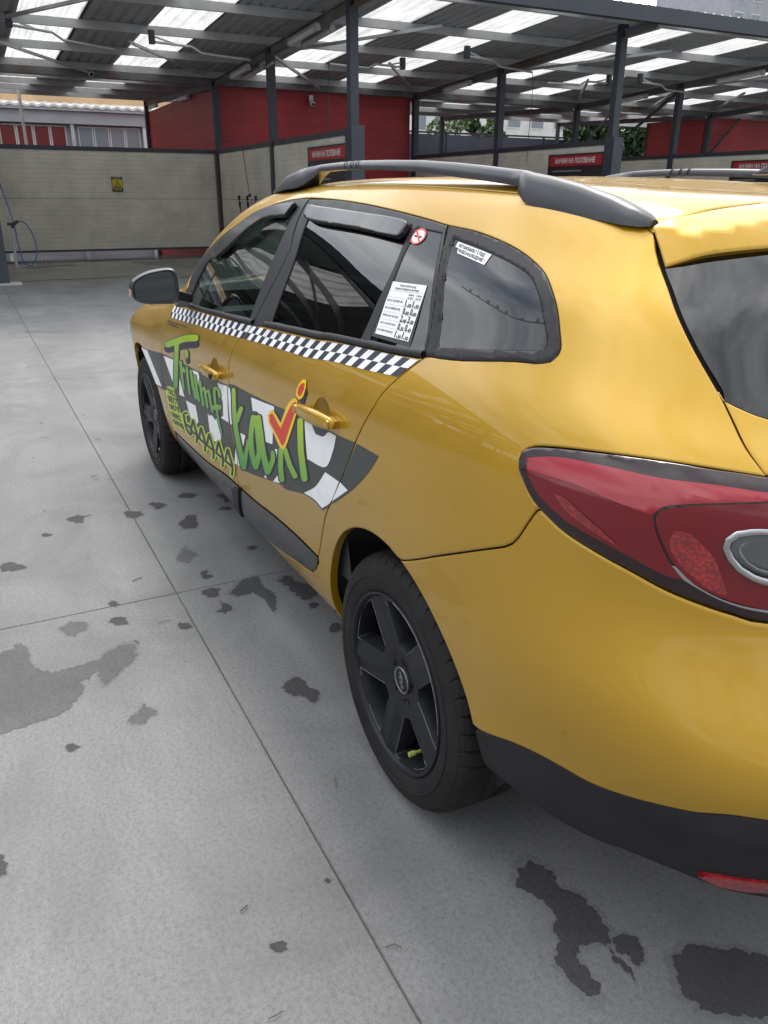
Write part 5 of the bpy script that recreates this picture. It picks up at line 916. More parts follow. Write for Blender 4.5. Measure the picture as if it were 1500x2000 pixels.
# --- body side: rear quarter, cant rail and A pillar in one pressing
ditch = cat_([hatchl[:1], np.array([[hatchl[0, 0] - .06, KV[9] - .035], [hatchl[0, 0] - .16, KV[9] - .012]]), np.array([[u, KV[9]] for u in np.linspace(hatchl[0, 0] - .3, KU[5] + .02, 9)]), K(4, 9, .0, -.01)])
apill = cat_([K(4, 8, -.01, .02), K(4, 7, -.012), K(4, 6, -.01, .03), K(4, 6, .0, .0)])
side_poly = cat_([cg[4:-1], trim[7:10], trimlow, xz([(.95, .245), (.6, .235), (.40, .235)]), xz(arc(0, .31, .372, -11, 103, 15)),
                  bseam[:-1], lamp[15:18], lamp[0:8], hatchl[-2:0:-1], ditch, apill, mtri[:1], band, qouter[1:]])
for s in (1, -1):
    bs = panel('body_side', [side_poly], M['paint'], taxi, gap=.0014, thick=.022, edge=.0028, grid=.022, side=s)
    # --- doors
    front_poly = cat_([fg, trim[:4], bg[5:-2][::-1], bg[4:5], belt[1:4][::-1]])
    rear_poly = cat_([bg[4:-2], trim[3:8], cg[5:-1][::-1], cg[4:5], belt[5:11][::-1]])
    fd = panel('front_door', [front_poly], M['paint'], taxi, holes=[uvk('cupF')], gap=.0016, edge=.0028, side=s)
    rd = panel('rear_door', [rear_poly], M['paint'], taxi, holes=[uvk('cupR')], gap=.0016, edge=.0028, side=s)
    # --- black window band
    ff = panel('window_frame', [cat_([mtri[:1], band[:12], bg[1:5], belt[1:4][::-1]])], M['blackmatt'], fd, holes=[uvk('glassF')], gap=.0016, side=s)
    rf = panel('window_frame', [cat_([bg[0:5], belt[5:12], cg[3::-1], band[17:11:-1]])], M['blackmatt'], rd, holes=[uvk('glassR'), uvk('glassX')], gap=.0016, side=s)
    panel('door_window', [uvk('glassF')], M['glass_side'], fd, off=-.004, thick=0, edge=0, side=s)
    panel('door_window', [uvk('glassR')], M['glass_dark'], rd, off=-.004, thick=0, edge=0, side=s)
    panel('fixed_window', [uvk('glassX')], M['glass_dark'], rd, off=-.003, thick=0, edge=0, side=s)
    panel('wind_deflector', [uvk('visorF')], M['blackgloss'], fd, off=.016, thick=.013, edge=.004, grid=.012, side=s, corner=75)
    panel('wind_deflector', [uvk('visorR')], M['blackgloss'], rd, off=.018, thick=.015, edge=.004, grid=.012, side=s, corner=75)
    ribbon('belt_moulding', belt[1:5] + np.array([0, .011]), .021, .001, M['rubber'], fd, s, h=.007)
    ribbon('belt_moulding', belt[5:12] + np.array([0, .011]), .021, .001, M['rubber'], rd, s, h=.007)
    qw = panel('quarter_window', [qglass], M['glass_dark'], bs, off=-.002, thick=0, edge=0, side=s)
    panel('quarter_window_seal', [cat_([qouter, cg[3:0:-1]])], M['rubber'], bs, holes=[qglass], gap=.001, off=.003, thick=.016, edge=.009, grid=.01, side=s, corner=70)
    # --- lower trim, fender
    panel('sill_trim', [cat_([trim, trimlow[1:], xz([(1.2, .235), (1.6, .23), (2.0, .23), (2.3, .235)])])], M['blackgloss'], taxi, gap=.002, off=.003, thick=.016, side=s)
    fen = cat_([fg[::-1], K(4, 6), K(4, 6, .02, -.03), K(4, 5, 0, .03), K(3, 5, 0, -.02), K(3, 4, -.05, .02), K(3, 3, -.02), xz(arc(2.703, .315, .365, 50, 194, 18))])
    panel('front_fender', [fen], M['paint'], taxi, gap=.002, thick=.022, side=s)
    # --- seams closed off from behind
    for nm, path in (('door_seal', bg[4:]), ('door_seal', cg[4:]), ('door_seal', fg), ('panel_seal', bseam), ('tailgate_seal', hatchl)):
        ribbon(nm, path, .03, -.015, M['seam'], taxi, s)
    # --- roof rail
    rl = [(1.36, 1.386, 1.370), (1.28, 1.412, 1.380), (1.206, 1.430, 1.386), (1.108, 1.444, 1.390), (1.04, 1.450, 1.398), (1.0, 1.453, 1.420), (.957, 1.455, 1.434), (.83, 1.457, 1.436), (.705, 1.457, 1.434), (.54, 1.453, 1.429),
          (.372, 1.447, 1.422), (.213, 1.437, 1.409), (.1, 1.428, 1.400), (0, 1.419, 1.391), (-.037, 1.416, 1.387), (-.064, 1.413, 1.376), (-.085, 1.410, 1.360), (-.14, 1.403, 1.346), (-.226, 1.389, 1.340), (-.306, 1.371, 1.332), (-.355, 1.356, 1.327), (-.385, 1.345, 1.325), (-.40, 1.336, 1.326)]
    V = []; F = []; prof = [(-1, 0), (-1, .35), (-.86, .72), (-.55, .95), (0, 1), (.55, .95), (.86, .72), (1, .35), (1, 0)]
    for i, (x, zt, zb) in enumerate(rl):
        foot = 1 if (x < -.05 or x > 1.02) else 0
        yc = .606 + .012 * foot; hw = .017 + (.010 * foot); hw *= .35 if i in (0, len(rl) - 1) else (.7 if i in (1, len(rl) - 2) else 1)
        for a, b in prof: V.append((x, s * (yc + hw * a * (1 - .25 * b * foot)), zb + (zt - zb) * b))
    m_ = len(prof)
    for i in range(len(rl) - 1):
        for k in range(m_): F.append((i * m_ + k, i * m_ + (k + 1) % m_, (i + 1) * m_ + (k + 1) % m_, (i + 1) * m_ + k))
    F += [tuple(range(m_)), tuple(range((len(rl) - 1) * m_, len(rl) * m_))]
    mb = MB(); mb.add(V, F, True); rail = mb.build('roof_rail', M['rail'], taxi)
    mod = rail.modifiers.new('edges', 'EDGE_SPLIT'); mod.split_angle = rad(50)
    for x in (.775, .735, .70):
        mb = MB(); mb.lathe([(.0195, -.0025), (.0205, -.0025), (.0205, .0025), (.0195, .0025)], 20, 'x', True); o = mb.build('cable_tie', M['seam'], rail, (x, s * .606, 1.446)); o.scale = (1, 1, .62)
    mb = MB(); mb.box((.0045, -.02, 0), (.0075, .02, .03)); 
    # --- tail light
    rdg = catmull(uvk('lampridge'), False, .0015, 80)
    def lb(u, v):
        p = np.stack([u, v], 1); d2 = ((p[:, None] - rdg[None]) ** 2).sum(2); k = d2.argmin(1); d = np.sqrt(d2.min(1)); up = v > rdg[k, 1]; w = np.where(up, .06, .10)
        return .012 * np.sqrt(np.clip(1 - d / w, 0, 1) ** 2 + .012)
    lp = panel('tail_light', [cat_([lamp[:8], Lin, lamp[8:]])], M['lens_dark'], taxi, gap=.002, thick=.016, edge=.003, grid=.009, side=s, bulge=lb)
    for nm, key, mt, of in (('lens', 'lampred', 'lens_red', .0006), ('lens', 'lamptop', 'lens_skylit', .0011), ('inner_lens', 'lampin', 'lens_red', .0013), ('reflector', 'lampstripe', 'lens_bright', .0016),
                            ('reflector', 'lampblock', 'lens_bright', .0019), ('chrome_line', 'lampline', 'chrome', .0022), ('reversing_lamp', 'lampglass', 'lamp_clear', .0026)):
        panel(nm, [uvk(key)], M[mt], lp, off=of, thick=0, edge=0, grid=.009, step=.008, side=s, bulge=lb, corner=60)
    ribbon('chrome_bezel', uvk('lampring'), .0095, .0078, M['chrome'], lp, s, True, h=.004)
    lg = uvk('lampglass'); ribbon('bezel_inner_ring', lg.mean(0) + (lg - lg.mean(0)) * .74, .004, .0062, M['scuff'], lp, s, True, h=.002)
    # --- door mirror
    ol = [(1.076, 1.050), (1.070, 1.074), (1.045, 1.094), (1.012, 1.108), (.97, 1.117), (.938, 1.119), (.922, 1.105), (.917, 1.054), (.921, 1.012), (.932, .999), (.98, .997), (1.03, .998), (1.06, 1.006), (1.074, 1.022)]
    ol = catmull(ol, True, .008, 80); cen = np.array([.997, 1.055]); V = []; F = []
    secs = [(1.640, .86, 0), (1.632, .90, 0), (1.628, .955, 0), (1.634, .995, 0), (1.655, 1.03, .002), (1.685, .98, .003), (1.71, .85, .003), (1.728, .62, .002), (1.736, .3, .0)]
    n = len(ol)
    for x, k, dz in secs:
        for p in ol: q = cen + (p - cen) * k; V.append((x + (q[0] - cen[0]) * .35, s * q[0], q[1] + dz))
    for i in range(len(secs) - 1):
        for k in range(n): F.append((i * n + k, i * n + (k + 1) % n, (i + 1) * n + (k + 1) % n, (i + 1) * n + k))
    F.append(tuple(range((len(secs) - 1) * n, len(secs) * n)))
    mr = MB().add(V, F, True).build('door_mirror', M['blackgloss'], taxi)
    V = [(1.6395 + (q[0] - cen[0]) * .35, s * q[0], q[1]) for q in (cen + (p - cen) * .865 for p in ol)]
    MB().add(V, [tuple(range(n))]).build('mirror_glass', M['mirror'], mr)
    mb = MB(); mb.bar((1.675, s * .93, 1.025), (1.70, s * .862, 1.005), .06, .034); mb.build('mirror_arm', M['blackmatt'], mr, bevel=.008)
    mb = MB(); mb.bar((1.683, s * 1.079, 1.024), (1.683, s * 1.077, 1.048), .035, .006, (0, 1, 0)); mb.build('indicator', mat('indicator_lens', (.55, .36, .32), .25, 0, .4), mr, bevel=.002)
    # --- handles
    for door, hk, ck in ((fd, 'handleF', 'cupF'), (rd, 'handleR', 'cupR')):
        cp = catmull(uvk(ck), True, .012); ctr = cp.mean(0); V = []; F = []; n = len(cp); rs = [1.03, .9, .72, .5, .28, .02]
        for r in rs:
            q = ctr + (cp - ctr) * r; V += list(SF(q[:, 0], q[:, 1]) - SF.normal(q[:, 0], q[:, 1]) * (.002 + .032 * (1 - min(1, r) ** 2.2)))
        for i in range(len(rs) - 1):
            for k in range(n): F.append((i * n + k, i * n + (k + 1) % n, (i + 1) * n + (k + 1) % n, (i + 1) * n + k))
        V = np.array(V) * np.array([1, s, 1]); cup = MB().add(V, F, True).build('handle_cup', M['paint'], door)
        hp_ = uvk(hk); base = SF(hp_[:, 0], hp_[:, 1]); nrm = SF.normal(hp_[:, 0], hp_[:, 1]); a, b = base[0], base[-1]; V = []; F = []; ns = 15; npf = 14
        for i in range(ns):
            t = i / (ns - 1); c = a + (b - a) * t; c[1] = np.interp(t, [0, 1], [a[1], b[1]]); h = .029 * min(1, math.sin(math.pi * min(1, max(0, .08 + .84 * t))) ** .45)
            c = c + nrm[1] * h; hz = (.0155 + .0065 * (t > .0) * t) * (math.sin(math.pi * min(.985, max(.015, t))) ** .28); hy = .011 * (math.sin(math.pi * min(.985, max(.015, t))) ** .28)
            c[2] += .003 * math.sin(math.pi * t)
            for k in range(npf):
                an = 2 * math.pi * k / npf; sg = lambda v, e: math.copysign(abs(v) ** e, v)
                V.append((c[0], s * (c[1] + hy * sg(math.cos(an), .8)), c[2] + hz * sg(math.sin(an), .7)))
        for i in range(ns - 1):
            for k in range(npf): F.append((i * npf + k, i * npf + (k + 1) % npf, (i + 1) * npf + (k + 1) % npf, (i + 1) * npf + k))
        F += [tuple(range(npf)), tuple(range((ns - 1) * npf, ns * npf))]
        hd = MB().add(V, F, True).build('door_handle', M['paint'], door)
        # feet of the handle and, on the front door, the lock
        for t in (.05, .86):
            mb = MB(); c = a + (b - a) * t; mb.bar(c - nrm[1] * .01, c + nrm[1] * .03, .02 if t < .5 else .05, .020)
            mb.V = [(x, s * y, z) for x, y, z in mb.V]; mb.build('handle_mount', M['paint'], door, bevel=.004)
        if door is fd:
            c = a + (b - a) * .88 + nrm[1] * .0405; mb = MB(); mb.lathe([(.0001, .001), (.008, .001), (.0095, 0), (.0095, -.006)], 18, 'y'); mb.build('door_lock', M['seam'], door, (c[0], s * c[1], c[2]))
    # headlight of the far end
    panel('headlight', [cat_([K(2, 4, -.02, -.01), K(3, 4, -.07, .03), K(3, 4, -.07, -.06), K(2, 3, .02, .05), K(2, 4, -.16, -.08)])], M['lamp_clear'], taxi, off=.004, thick=.012, side=s)
    # reflector in the rear valance
    panel('rear_reflector', [cat_([uvk('reflector')[:3], S3([(-.84, .52, .35), (-.84, .52, .325)]), uvk('reflector')[3:]])], M['lens_bright'], taxi, off=.023, thick=.02, edge=.002, grid=.01, side=s)

# --- panels that cross the centre line
panel('roof', [cat_([ditch[1:], K(4, 8, -.03, .04), K(2, 8, 0, .05), K(0, 8, 0, .05), np.array([[0, SF.vmax], [UM, SF.vmax]]), seamcc, seamc, rseam[::-1]])], M['paint'], taxi, gap=.0015, weld=True, grid=.03)
panel('windscreen', [np.array([[0, KV[6] + .03], [KU[4] - .04, KV[6] + .05], [KU[4] - .035, KV[7]], [KU[4] - .045, KV[8] + .02], [KU[2], KV[8] + .035], [0, KV[8] + .035]])], M['glass_side'], taxi, off=-.003, thick=0, edge=0, weld=True, grid=.04)
panel('bonnet', [np.array([[0, KV[4] + .03], [KU[2] - .05, KV[4] + .03], [KU[3], KV[5] - .02], [KU[4], KV[5] + .03], [KU[4] + .01, KV[6] - .03], [KU[2], KV[6] + .005], [0, KV[6] + .01]])], M['paint'], taxi, gap=.002, weld=True, grid=.04)
fbump = cat_([np.array([[0, KV[0] + .02], [0, KV[4] + .03], [KU[2] - .05, KV[4] + .03]]), K(3, 4, -.05, .02), K(3, 3, -.02), xz(arc(2.703, .315, .365, 48, -14, 8)), K(3, 0, 0, .03), K(1, 0, 0, .02)])
panel('front_bumper', [fbump], M['paint'], taxi, gap=.002, weld=True, grid=.04)
bump_poly = cat_([bseam[:-1], lamp[15:8:-1], lamp[8:9], Lin[2:], btop, btopc, blowc, blowr[::-1], blow[::-1], xz(arc(0, .31, .372, 161, 104, 8))])
bumper = panel('rear_bumper', [bump_poly], M['paint'], taxi, gap=.0014, thick=.02, edge=.0028, weld=True, grid=.02)
vt = catmull(cat_([blow, blowr, blowc]), False, .01); u_a, u_b = np.interp([-.70, -.86], SF(vt[:, 0], vt[:, 1])[::-1, 0], vt[::-1, 0])
def valb(u, v):          # a step runs along the valance under the painted bumper and fades out towards the wheel
    w = np.clip((u - u_a) / (u_b - u_a), 0, 1); d = np.interp(u, vt[:, 0], vt[:, 1]) - v; return -.002 + .020 * w * np.clip(d / (.012 + .045 * w), 0, 1)
vb_ = uvk('bumpbot'); val_bot = cat_([np.array([[UM, vb_[-1, 1] - .02]]), np.array([[u, vb_[-1, 1] - .02 * (u - vb_[-1, 0]) / (UM - vb_[-1, 0])] for u in np.linspace(UM - .1, vb_[-1, 0] + .1, 5)]), vb_[::-1]])
panel('rear_valance', [cat_([blow, blowr, blowc, val_bot, xz(arc(0, .31, .372, 176, 163, 2))])], M['valance'], taxi, gap=.0015, thick=.02, weld=True, grid=.018, bulge=valb)
hatch = panel('tailgate', [cat_([hatchl[6:], Lin, btop, btopc, np.array([[UM, KV[6] + .0]]), S3([(-.865, .3, 1.04)]), rglass[:3:-1]])], M['paint'], taxi, gap=.002, weld=True)
glass_c = S3([(-.865, .3, 1.048)]); gtop = cat_([uvk('splow')[1:] + np.array([0, .012]), S3([(-.635, .25, 1.316)])])
panel('rear_window', [cat_([hatchl[2:7] + np.array([.010, 0]), rglass[4:], glass_c, np.array([[UM, KV[6] + .012], [UM, S3([(-.645, 0, 1.32)])[0, 1]]]), gtop[::-1]])], M['glass_dark'], hatch, off=-.002, thick=0, edge=0, weld=True, grid=.03)
# spoiler lip above the rear window
slow, scr = uvk('splow'), uvk('spcrease'); slc = S3([(-.64, .25, 1.308)]); slcc = S3([(-.655, 0, 1.31)]); slcc[:, 0] = UM
scr = catmull(cat_([scr, S3([(-.575, .25, 1.346)]), np.array([[UM, S3([(-.59, 0, 1.348)])[0, 1]]])]), False, .0015, 80)
def spb(u, v):
    p = np.stack([u, v], 1); d = np.sqrt(((p[:, None] - scr[None]) ** 2).sum(2).min(1)); return .016 * np.sqrt(np.clip(1 - d / .075, 0, 1) ** 2 + .003)
panel('spoiler', [cat_([rseam, seamc, seamcc, slcc, slc, slow[::-1], hatchl[1:2] + np.array([.006, 0])])], M['paint'], hatch, gap=.002, thick=.03, edge=.004, grid=.012, weld=True, bulge=spb)
# roof aerial
mb = MB(); mb.add([(-.02, -.02, 0), (-.02, .02, 0), (.06, .018, 0), (.06, -.018, 0), (-.035, -.008, .03), (-.035, .008, .03), (.0, .008, .034), (.0, -.008, .034)], [(0, 1, 2, 3), (4, 5, 6, 7), (0, 1, 5, 4), (1, 2, 6, 5), (2, 3, 7, 6), (3, 0, 4, 7)])
mb.build('roof_aerial', M['blackgloss'], taxi, (-.12, 0, 1.415), bevel=.006)
# black rubber flap at the foot of the door gap
panel('rubber_flap', [uvk('flap')], M['rubber'], taxi, off=.012, thick=.02, edge=.004, grid=.01)

# --- inside of the car
def liner(name, u0, u1, v0, v1, off, nu, nv):
    u = np.linspace(u0, u1, nu); v = np.linspace(v0, v1, nv); U, V_ = np.meshgrid(u, v, indexing='ij'); S = SF(U.ravel(), V_.ravel()) - SF.normal(U.ravel(), V_.ravel()) * off
    F = [(i * nv + j, (i + 1) * nv + j, (i + 1) * nv + j + 1, i * nv + j + 1) for i in range(nu - 1) for j in range(nv - 1)]
    for s in (1, -1): link(name, mesh(name, S * np.array([1, s, 1]), [f[::s] for f in F], True), M['interior'], taxi)
liner('headliner', KU[5], KU[13], KV[9] - .03, SF.vmax, .03, 30, 8)
liner('door_liner', KU[5], KU[9] + .1, KV[2] - .05, KV[6] + .004, .04, 20, 8)
liner('boot_liner', KU[10] + .35, UM, KV[3], KV[6] - .06, .05, 20, 6)
mb = MB(); mb.box((-.62, -.46, .26), (3.2, .46, .36)); mb.box((.45, -.74, .22), (2.25, .74, .36)); mb.build('underbody', M['seam'], taxi)
mb = MB(); mb.box((2.02, -.70, .62), (2.40, .70, 1.0)); mb.box((1.88, -.70, .55), (2.04, .70, .93)); mb.build('dashboard', M['interior'], taxi, bevel=.04)
for x, w, ys in ((1.02, .26, (.36, -.36)), (.12, .30, (.36, -.36))):
    for y in ys:
        st = MB(); 
        st.add([(x + dx + .18 * (1 - t), y + sy * w * (.95 - .25 * t), .48 + .62 * t) for t in (0, .5, 1) for dx, sy in ((0, -1), (0, 1), (.12, 1), (.12, -1))],
               [(0, 1, 5, 4), (1, 2, 6, 5), (2, 3, 7, 6), (3, 0, 4, 7), (4, 5, 9, 8), (5, 6, 10, 9), (6, 7, 11, 10), (7, 4, 8, 11), (8, 9, 10, 11)])
        st.box((x + .1, y - w, .36), (x + .62, y + w, .52)); o = st.build('seat', M['seat'], taxi, bevel=.03)
        MB().box((x - .0, y - .12, 1.12), (x + .09, y + .12, 1.27)).build('headrest', M['seat'], o, bevel=.03)
mb = MB(); pr = [(.185 + .015 * math.cos(a), .015 * math.sin(a)) for a in [2 * math.pi * k / 10 for k in range(10)]]; mb.lathe(pr, 36, 'x', True)
for a in (0, 2.1, 4.2): mb.bar((0, 0, 0), (0, .18 * math.cos(a), .18 * math.sin(a)), .04, .02, (1, 0, 0))
mb.lathe([(.001, -.02), (.06, -.015), (.065, .01)], 20, 'x'); mb.build('steering_wheel', M['blackmatt'], taxi, (1.78, .37, .86), (0, rad(-22), 0))

# --- wheels
def wheel_parts():
    ty = MB(); prof = [(.214, -.008), (.219, .001), (.232, .006), (.252, .0095), (.272, .008), (.288, .002), (.2985, -.008), (.305, -.019), (.3085, -.033), (.3105, -.052), (.3105, -.068), (.303, -.070), (.303, -.078), (.311, -.080),
            (.311, -.118), (.303, -.120), (.303, -.128), (.311, -.130), (.3105, -.160), (.3085, -.175), (.300, -.190), (.275, -.203), (.245, -.204), (.214, -.195)]
    n = 384; V = []; F = []; m = len(prof)
    for k in range(n):
        a = 2 * math.pi * k / n; g = k % 8 == 0
        for i, (r, h) in enumerate(prof):
            q = r
            if g and i in (6, 7, 8, 9, 10, 18, 19, 20): q -= .0065 if i in (7, 8, 9, 10, 18, 19) else .0035
            aa = a + (.0 if i < 6 else -.35 * abs(h + .1)); V.append((q * math.cos(aa), h, q * math.sin(aa)))
    for k in range(n):
        k2 = (k + 1) % n
        for i in range(m - 1): F.append((k * m + i, k * m + i + 1, k2 * m + i + 1, k2 * m + i))
    fl_ = [(i % (m - 1)) in range(5, 11) or (i % (m - 1)) in range(17, 21) for i in range(len(F))]
    ty.add(V, [f for f, q in zip(F, fl_) if not q], True); ty.add(V, [f for f, q in zip(F, fl_) if q], False)
    ty.lathe([(.2545, .0096), (.2555, .0112), (.2585, .0112), (.2595, .0094)], 96)       # raised ring on the side wall
    rim = MB()
    rim.lathe([(.2145, -.004), (.2185, -.002), (.2195, .003), (.217, .006), (.213, .005), (.210, .0), (.2075, -.004), (.2075, -.010)], 96)    # flange
    rim.lathe([(.2075, -.010), (.203, -.03), (.196, -.06), (.190, -.16), (.205, -.185), (.212, -.195)], 96)                          # barrel
    # face: five spokes left between five windows
    def win(a0, k=1.0, dr=0):
        sw = .041; P = []
        r1 = .2 - dr
        aw = math.pi / 5
        def edge(r): return aw - math.asin(min(.99, sw / r))
        ro = [.205 - dr * .6] ; inner = .092 + dr
        rs = np.linspace(inner, .203 - dr, 7)
        L = [(r, edge(r) - dr / r) for r in rs]
        pts = [(r, +max(.012, e)) for r, e in L] + [(.2035 - dr, t) for t in np.linspace(max(.02, L[-1][1]) * .8, -max(.02, L[-1][1]) * .8, 5)] + [(r, -max(.012, e)) for r, e in L[::-1]]
        return [(r * math.cos(a0 + t), r * math.sin(a0 + t)) for r, t in pts]
    angs = [rad(64 + 36 + 72 * k) for k in range(5)]
    wins = [catmull(win(a), True, .006, 60) for a in angs]; wins = [w if area2(w) < 0 else w[::-1] for w in wins]
    outer = np.array([(.2078 * math.cos(2 * math.pi * k / 120), .2078 * math.sin(2 * math.pi * k / 120)) for k in range(120)])
    v2, T, orig, nb = tri([outer], wins, .008)
    def dep(x, z):
        r = np.hypot(x, z); d = -.006 - .013 * np.clip((.20 - r) / .12, 0, 1) ** 1.0 - .010 * np.clip((.085 - r) / .05, 0, 1)
        ph = (np.arctan2(z, x) - rad(64)) / (2 * math.pi / 5); ph = (ph - np.round(ph)) * 2 * math.pi / 5; ridge = np.abs(r * np.sin(ph))
        return d + np.where(r > .06, .006 * np.clip(1 - ridge / .030, 0, 1) * np.clip((r - .05) / .05, 0, 1), 0)
    V = [(x, dep(x, z), z) for x, z in v2]; rim.add(V, [tuple(t) for t in T], True)
    for a, w in zip(angs, wins):
        n = len(w); c = np.array([math.cos(a), math.sin(a)]) * .162; V = []; F = []
        for k, (sc, dy) in enumerate(((1, 0), (.975, -.004), (.90, -.022), (.86, -.042))):
            q = c + (w - c) * sc; V += [(x, float(dep(x0, z0)) + dy, z) for (x, z), (x0, z0) in zip(q, w)]
        for i in range(3):
            for k in range(n): F.append((i * n + k, i * n + (k + 1) % n, (i + 1) * n + (k + 1) % n, (i + 1) * n + k))
        rim.add(V, F, True)
    rim.lathe([(.0001, -.024), (.030, -.0235), (.0335, -.026), (.034, -.034)], 40)
    return ty, rim, angs, wins, dep
def build_wheel(x, s, steer=0):
    wh = empty('wheel', (x, s * .868, .3085), taxi); wh.rotation_euler = (0, 0, (0 if s > 0 else math.pi) + steer)
    return wh
_w0 = None
for x, s in ((0, 1), (2.703, 1), (0, -1), (2.703, -1)):
    wh = build_wheel(x, s)
    if _w0 is None:
        ty, rim, angs, wins, dep = wheel_parts()
        parts = [ty.build('tyre', M['tyre'], wh), rim.build('rim', M['rim'], wh)]
        cp = MB(); cp.lathe([(.029, -.0232), (.0315, -.0205), (.033, -.0235)], 40, 'y'); parts.append(cp.build('cap_ring', M['scuff'], wh))
        em = MB()   # worn emblem on the hub cap
        for a, b, w_ in (((-.004, -.02), (-.001, -.006), .006), ((-.001, -.006), (-.006, .004), .008), ((-.006, .004), (.003, .012), .007), ((.003, .012), (.006, .02), .006), ((-.001, -.004), (.010, -.010), .004), ((0, .004), (.011, .003), .004), ((-.004, -.012), (-.012, -.016), .004)):
            em.bar((a[0], -.0225, a[1]), (b[0], -.0225, b[1]), w_, .002, (0, 1, 0))
        parts.append(em.build('emblem', M['scuff'], wh))
        for k in range(5):
            a = rad(64 + 36 + 72 * k); q = MB(); q.lathe([(.0001, -.010), (.007, -.010), (.0085, -.012), (.0085, -.03)], 6, 'y', smooth=False); q.lathe([(.0125, .0005), (.0125, -.012), (.0001, -.012)], 20)
            c = (.056 * math.cos(a), float(dep(.056 * math.cos(a), .056 * math.sin(a))) + .001, .056 * math.sin(a)); parts.append(q.build('wheel_bolt', M['seam'], wh, c))
        br = MB(); br.lathe([(.06, -.075), (.135, -.075), (.135, -.098), (.06, -.098)], 48, 'y', True); br.lathe([(.001, -.05), (.07, -.05), (.07, -.09)], 40); parts.append(br.build('brake_disc', M['brake'], wh))
        dk = MB(); dk.lathe([(.001, -.11), (.205, -.11)], 40); parts.append(dk.build('back_plate', M['seam'], wh))
        vv = MB(); vv.tube([(.0, -.03, 0), (.0, -.004, 0)], .004, 8); vv.tube([(0, -.010, 0), (0, .006, 0)], .0066, 10); a = rad(-112); parts.append(vv.build('valve_cap', M['valve'], wh, (.176 * math.cos(a), -.016, .176 * math.sin(a))))
        # scuffed edges of the rim and windows
        sc = MB(); pts = [(.2165 * math.cos(rad(t)), .0062, .2165 * math.sin(rad(t))) for t in range(92, 182, 3)]; sc.tube(pts, .0013, 5)
        for wv in wins:
            run = [(p[0], float(dep(*p)) + .0006, p[1]) for p in wv]; n = len(run)
            for st_, ln in ((0, n // 3), (n // 2, n // 4)): sc.tube([run[(st_ + k) % n] for k in range(ln)], .0009, 5)
        parts.append(sc.build('rim_scuffs', M['scuff'], wh)); _w0 = parts
    else:
        for p in _w0:
            c = p.copy(); C.objects.link(c); c.parent = wh
for x in (0, 2.703):
    for s in (1, -1):
        mb = MB(); V = []; F = []; n = 28
        for k in range(n + 1):
            a = rad(-2 + 184 * k / n)
            for y in (.845, .62, .50): V.append((x + .392 * math.cos(a), s * y, .31 + .392 * math.sin(a)))
        for k in range(n):
            for j in range(2): F.append((k * 3 + j, k * 3 + j + 1, k * 3 + j + 4, k * 3 + j + 3))
        mb.add(V, F, True); V = [(x + .392 * math.cos(rad(-2 + 184 * k / n)), s * .50, .31 + .392 * math.sin(rad(-2 + 184 * k / n))) for k in range(n + 1)]; mb.add(V, [tuple(range(n + 1))])
        mb.build('wheel_arch_liner', M['rubber'], taxi)

# --- stickers on the near side
fdL = [o for o in taxi.children if o.name.startswith('front_door')][0]; rdL = [o for o in taxi.children if o.name.startswith('rear_door')][0]
bsL = [o for o in taxi.children if o.name.startswith('body_side')][0]; feL = [o for o in taxi.children if o.name.startswith('front_fender')][0]
PL = {'fender': feL, 'front': fdL, 'rear': rdL, 'quarter': bsL}
for k, p in PL.items():
    decal('sticker_band', [uvk('dark_' + k)], M['sticker_black'], p, .0008, smooth_in=True)
    for n_, q in FD['white']:
        if n_ == k: decal('sticker_check', [np.array(q, float) / 2000], M['sticker_white'], p, .0013, smooth_in=True)
decal('lettering_shadow', FD['shadow_front'], M['sticker_ink'], fdL, .0017); decal('lettering_shadow', FD['shadow_rear'], M['sticker_ink'], rdL, .0017)
decal('lettering', FD['green_front'], M['sticker_green'], fdL, .0022); decal('lettering', FD['green_rear'], M['sticker_green'], rdL, .0022)
decal('tick_outline', [np.array(p, float) / 2000 for p in FD['yellow_check']], M['sticker_yellow'], rdL, .0026, smooth_in=True); decal('tick', [np.array(p, float) / 2000 for p in FD['red_check']], M['sticker_red'], rdL, .0031, smooth_in=True)
decal('number_plate_print', FD['lime_plate'], M['sticker_lime'], fdL, .0018); decal('number_outline', FD['lime_numbers'], M['sticker_lime'], fdL, .0023); decal('number', FD['ink_numbers'], M['sticker_ink'], fdL, .0028)
quad_text('phone_codes', [(t, np.array(q, float) / 2000) for t, q in zip(('052', '0877', '0879', '0882', '0898'), FD['codes'])], M['sticker_ink'], fdL, .0024)
quad_text('door_print', [('ТРЕЙД ТАЙМ 88 ЕООД', np.array([uvk('smalltext')[0], uvk('smalltext')[1], (uvk('smalltext')[1] + uvk('smalltext')[2]) / 2 + np.array([0, .002]), (uvk('smalltext')[0] + uvk('smalltext')[3]) / 2 + np.array([0, .002])])),
                         ('ГР. ВАРНА', np.array([(uvk('smalltext')[0] + uvk('smalltext')[3]) / 2 - np.array([0, .002]), (uvk('smalltext')[0] * .4 + uvk('smalltext')[1] * .6 + uvk('smalltext')[3] * .4 + uvk('smalltext')[2] * .6) / 2 - np.array([0, .002]), uvk('smalltext')[2] * .6 + uvk('smalltext')[3] * .4, uvk('smalltext')[3]]))], M['sticker_ink'], fdL, .0009)
